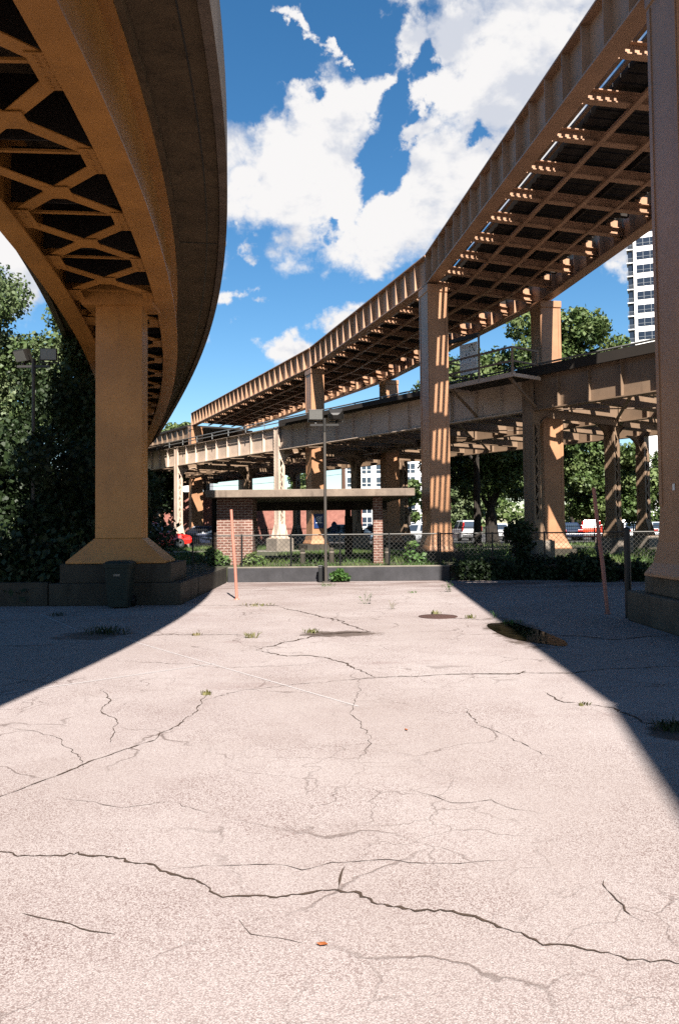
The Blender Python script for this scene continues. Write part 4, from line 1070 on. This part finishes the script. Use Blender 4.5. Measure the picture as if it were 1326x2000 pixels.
# ================================================================== PARKED CARS
TAIL = plain('tail_lamp_red', (.55,.012,.010), .25, 0, .1, 5)
HEADL = plain('headlamp_clear', (.65,.66,.68), .15)
TYRE = plain('tyre_rubber', (.014,.014,.014), .8)
RIMM = plain('alloy_rim', (.42,.43,.45), .3, .8)
PLATE = plain('number_plate', (.62,.64,.68), .4)
def carpaint(name, c): 
    m = Mat(name, .28, 0, .6); m.col(mul(c,.7)); m.b.inputs['Coat Weight'].default_value = .6; m.b.inputs['Coat Roughness'].default_value = .05; return m.m
def car(label, x, y, rz, colr, suv, grp='cars parked beyond the fences'):
    r = thing('parked_car', label, 'car', (x,y,ZT+.008), rz, grp, local=True)
    Lh = 2.2; W_ = .9; belt = .98 if suv else .88; top = 1.68 if suv else 1.42; hood = .98 if suv else .82
    def ring(yy, zlo, zhi, w_, wt): return [(-w_,yy,zlo),(w_,yy,zlo),(w_*1.0,yy,zlo+(zhi-zlo)*.45),(wt,yy,zhi),(-wt,yy,zhi),(-w_,yy,zlo+(zhi-zlo)*.45)]
    st = [(-Lh,.42,belt-.10,W_*.86,W_*.80),(-Lh+.10,.30,belt-.02,W_*.96,W_*.88),(-Lh+.5,.24,belt,W_,W_*.93),(-.4,.22,belt,W_,W_*.94),(.9,.22,belt-.01,W_,W_*.93),(1.5,.24,hood-.06,W_,W_*.88),(Lh-.15,.30,hood-.18,W_*.93,W_*.78),(Lh,.42,hood-.32,W_*.82,W_*.70)]
    m = MB(); m.loft([ring(*s_) for s_ in st]); m.build('body', colr, r, bevel=.03)
    if suv: cb = [(-Lh+.14,-Lh+.42),( .95,.25)]
    else: cb = [(-Lh+.55,-Lh+1.15),(1.05,.30)]
    yb0, yb1 = cb[0]; yf0, yf1 = cb[1]; wb0, wt0 = W_*.88, W_*.70
    def cab(k, g_=0): return None
    lo = [(-wb0,yb0,belt-.02),(wb0,yb0,belt-.02),(wb0,yf0,belt-.03),(-wb0,yf0,belt-.03)]; hi = [(-wt0,yb1,top-.04),(wt0,yb1,top-.04),(wt0,yf1,top-.05),(-wt0,yf1,top-.05)]
    hi2 = [(-wt0*.9,yb1+.08,top),(wt0*.9,yb1+.08,top),(wt0*.9,yf1-.1,top),(-wt0*.9,yf1-.1,top)]
    m = MB(); m.loft([lo, hi, hi2]); m.build('cabin', colr, r, bevel=.03)
    def pane(a, b, c_, d_, nrm, nm):
        a, b, c_, d_ = map(Vector, (a,b,c_,d_)); cen = (a+b+c_+d_)/4; q = [cen+(p-cen)*.86+Vector(nrm)*.012 for p in (a,b,c_,d_)]; q2 = [p+Vector(nrm)*.004 for p in q]
        m = MB(); m.loft([q, q2]); m.build(nm, GLASS, r)
    pane(lo[0],lo[1],hi[1],hi[0],(0,-1,.15),'rear_window'); pane(lo[3],lo[2],hi[2],hi[3],(0,1,.5),'windscreen')
    for s in (0,1):
        A_, B_, C_, D_ = (lo[1],lo[2],hi[2],hi[1]) if s else (lo[0],lo[3],hi[3],hi[0]); nrm = (1 if s else -1, 0, .2)
        A_, B_, C_, D_ = map(Vector, (A_,B_,C_,D_)); pane(A_, A_.lerp(B_,.48), D_.lerp(C_,.48), D_, nrm, 'side_window'); pane(A_.lerp(B_,.52), B_, C_, D_.lerp(C_,.52), nrm, 'side_window')
    for s in (-1,1):
        m = MB()
        if suv: m.box(s*W_*.84-.07,s*W_*.84+.07,-Lh+.02,-Lh+.12,.80,1.22); m.box(s*W_*.72-.07,s*W_*.72+.07,-Lh+.16,-Lh+.26,1.22,1.55)
        else: m.box(s*W_*.70-.20,s*W_*.70+.20,-Lh-.015,-Lh+.08,.66,.86)
        m.build('tail_light', TAIL, r, bevel=.02)
        m = MB(); m.box(s*W_*.62-.16,s*W_*.62+.16,Lh-.10,Lh-.0,.50,.62); m.build('headlight', HEADL, r, bevel=.02)
    m = MB(); m.box(-.26,.26,-Lh-.02,-Lh-.006,.58,.70); m.build('number_plate', PLATE, r)
    m = MB(); m.box(-W_*.9,W_*.9,-Lh-.06,-Lh+.1,.34,.56); m.build('bumper', colr if not suv else CARGREY, r, bevel=.03)
    for sx in (-1,1):
        for yy in (-1.35,1.35):
            m = MB(); m.tube([(sx*.93,yy,.325),(sx*.70,yy,.325)], .325, 18); w_ = m.build('wheel', TYRE, r)
            m = MB(); m.tube([(sx*.94,yy,.325),(sx*.90,yy,.325)], .21, 12); m.build('rim', RIMM, w_)
    return r
CARGREY = carpaint('car_grey', (.10,.10,.105))
WHT = carpaint('car_white', (.68,.69,.70)); SLV = carpaint('car_silver', (.36,.38,.40)); RED = carpaint('car_red', (.50,.015,.010)); RED2 = carpaint('car_orange_red', (.62,.05,.012))
NAVY = carpaint('car_navy', (.015,.022,.05)); LBL = carpaint('car_light_blue', (.28,.38,.48)); MAR = carpaint('car_maroon', (.20,.012,.015))
car('white estate car with tall red tail lights parked behind iron fence', 10.35, 66, R(6), WHT, True)
car('white saloon with red tail lights parked behind the dark tree trunk', 13.9, 70, R(-4), WHT, False)
car('silver saloon parked between dark tree trunk and lattice post', 17.2, 72, R(-6), SLV, False)
car('dark navy saloon parked beside the orange-red hatchback', 18.3, 64, R(-8), NAVY, False)
car('bright orange-red hatchback parked right of the orange column', 19.9, 64.5, R(-6), RED2, True)
car('navy high-roofed car parked behind the rightmost lattice post', 24.2, 69, R(-8), NAVY, True)
car('pale silver saloon with red tail lights at far right under trees', 26.2, 66, R(-8), SLV, False)
car('white car with red lights parked beyond the orange stake', 23.0, 63.5, R(-5), WHT, False)
car('maroon car half hidden behind the right end post', 29.2, 68, R(-8), MAR, False)
car('bright red car nosing out behind the left orange column', -11.6, 50.2, R(-70), RED, True)
car('black car in deep shade left of the brick pier', -9.4, 57, R(-80), NAVY, False)
car('light blue saloon parked by brick wall right of lit lattice post', -.1, 55.5, R(80), LBL, False)
car('pale blue car partly behind the narrow dark shelter post', 2.6, 57.3, R(75), LBL, False)
car('silver car parked just left of the sunlit tan column', 5.9, 61, R(70), SLV, False)

# fallen leaves
LEAFO = plain('orange_dead_leaf', (.45,.12,.02), .7)
for (px, py, a, lb) in ((793,1427,.4,'small orange dead leaf lying in the middle of the pavement'),(630,1848,1.6,'reddish dead leaf lying near the bottom of the frame')):
    q = ground(px, py); c_, s_ = math.cos(a), math.sin(a); m = MB(); k = .021
    pts = [(0,-1,.1),(.45,-.3,.5),(.35,.5,.25),(0,1.1,.6),(-.35,.5,.2),(-.45,-.3,.45)]
    P_ = [(q.x+(x*c_-y*s_)*k, q.y+(x*s_+y*c_)*k, .006+z*k*.5) for x,y,z in pts]; m.loft([P_, [(x,y,z+.002) for x,y,z in P_]]); setp(m.build('fallen_leaf', LEAFO), lb, 'leaf')

# far treeline closing the horizon
cs, rs = [], []; rr = random.Random(21)
for i in range(150):
    a = -1.15 + 2.3*i/149; d = rr.uniform(175,200); cs.append((d*math.sin(a), d*math.cos(a), rr.uniform(1.5,5.5))); rs.append(rr.uniform(2.5,4.2))
setp(leaf_mesh('treeline', cs, rs, 26000, .9, LEAF_R, None, hollow=.5), 'far-off line of trees along the horizon', 'trees', None, 'stuff')
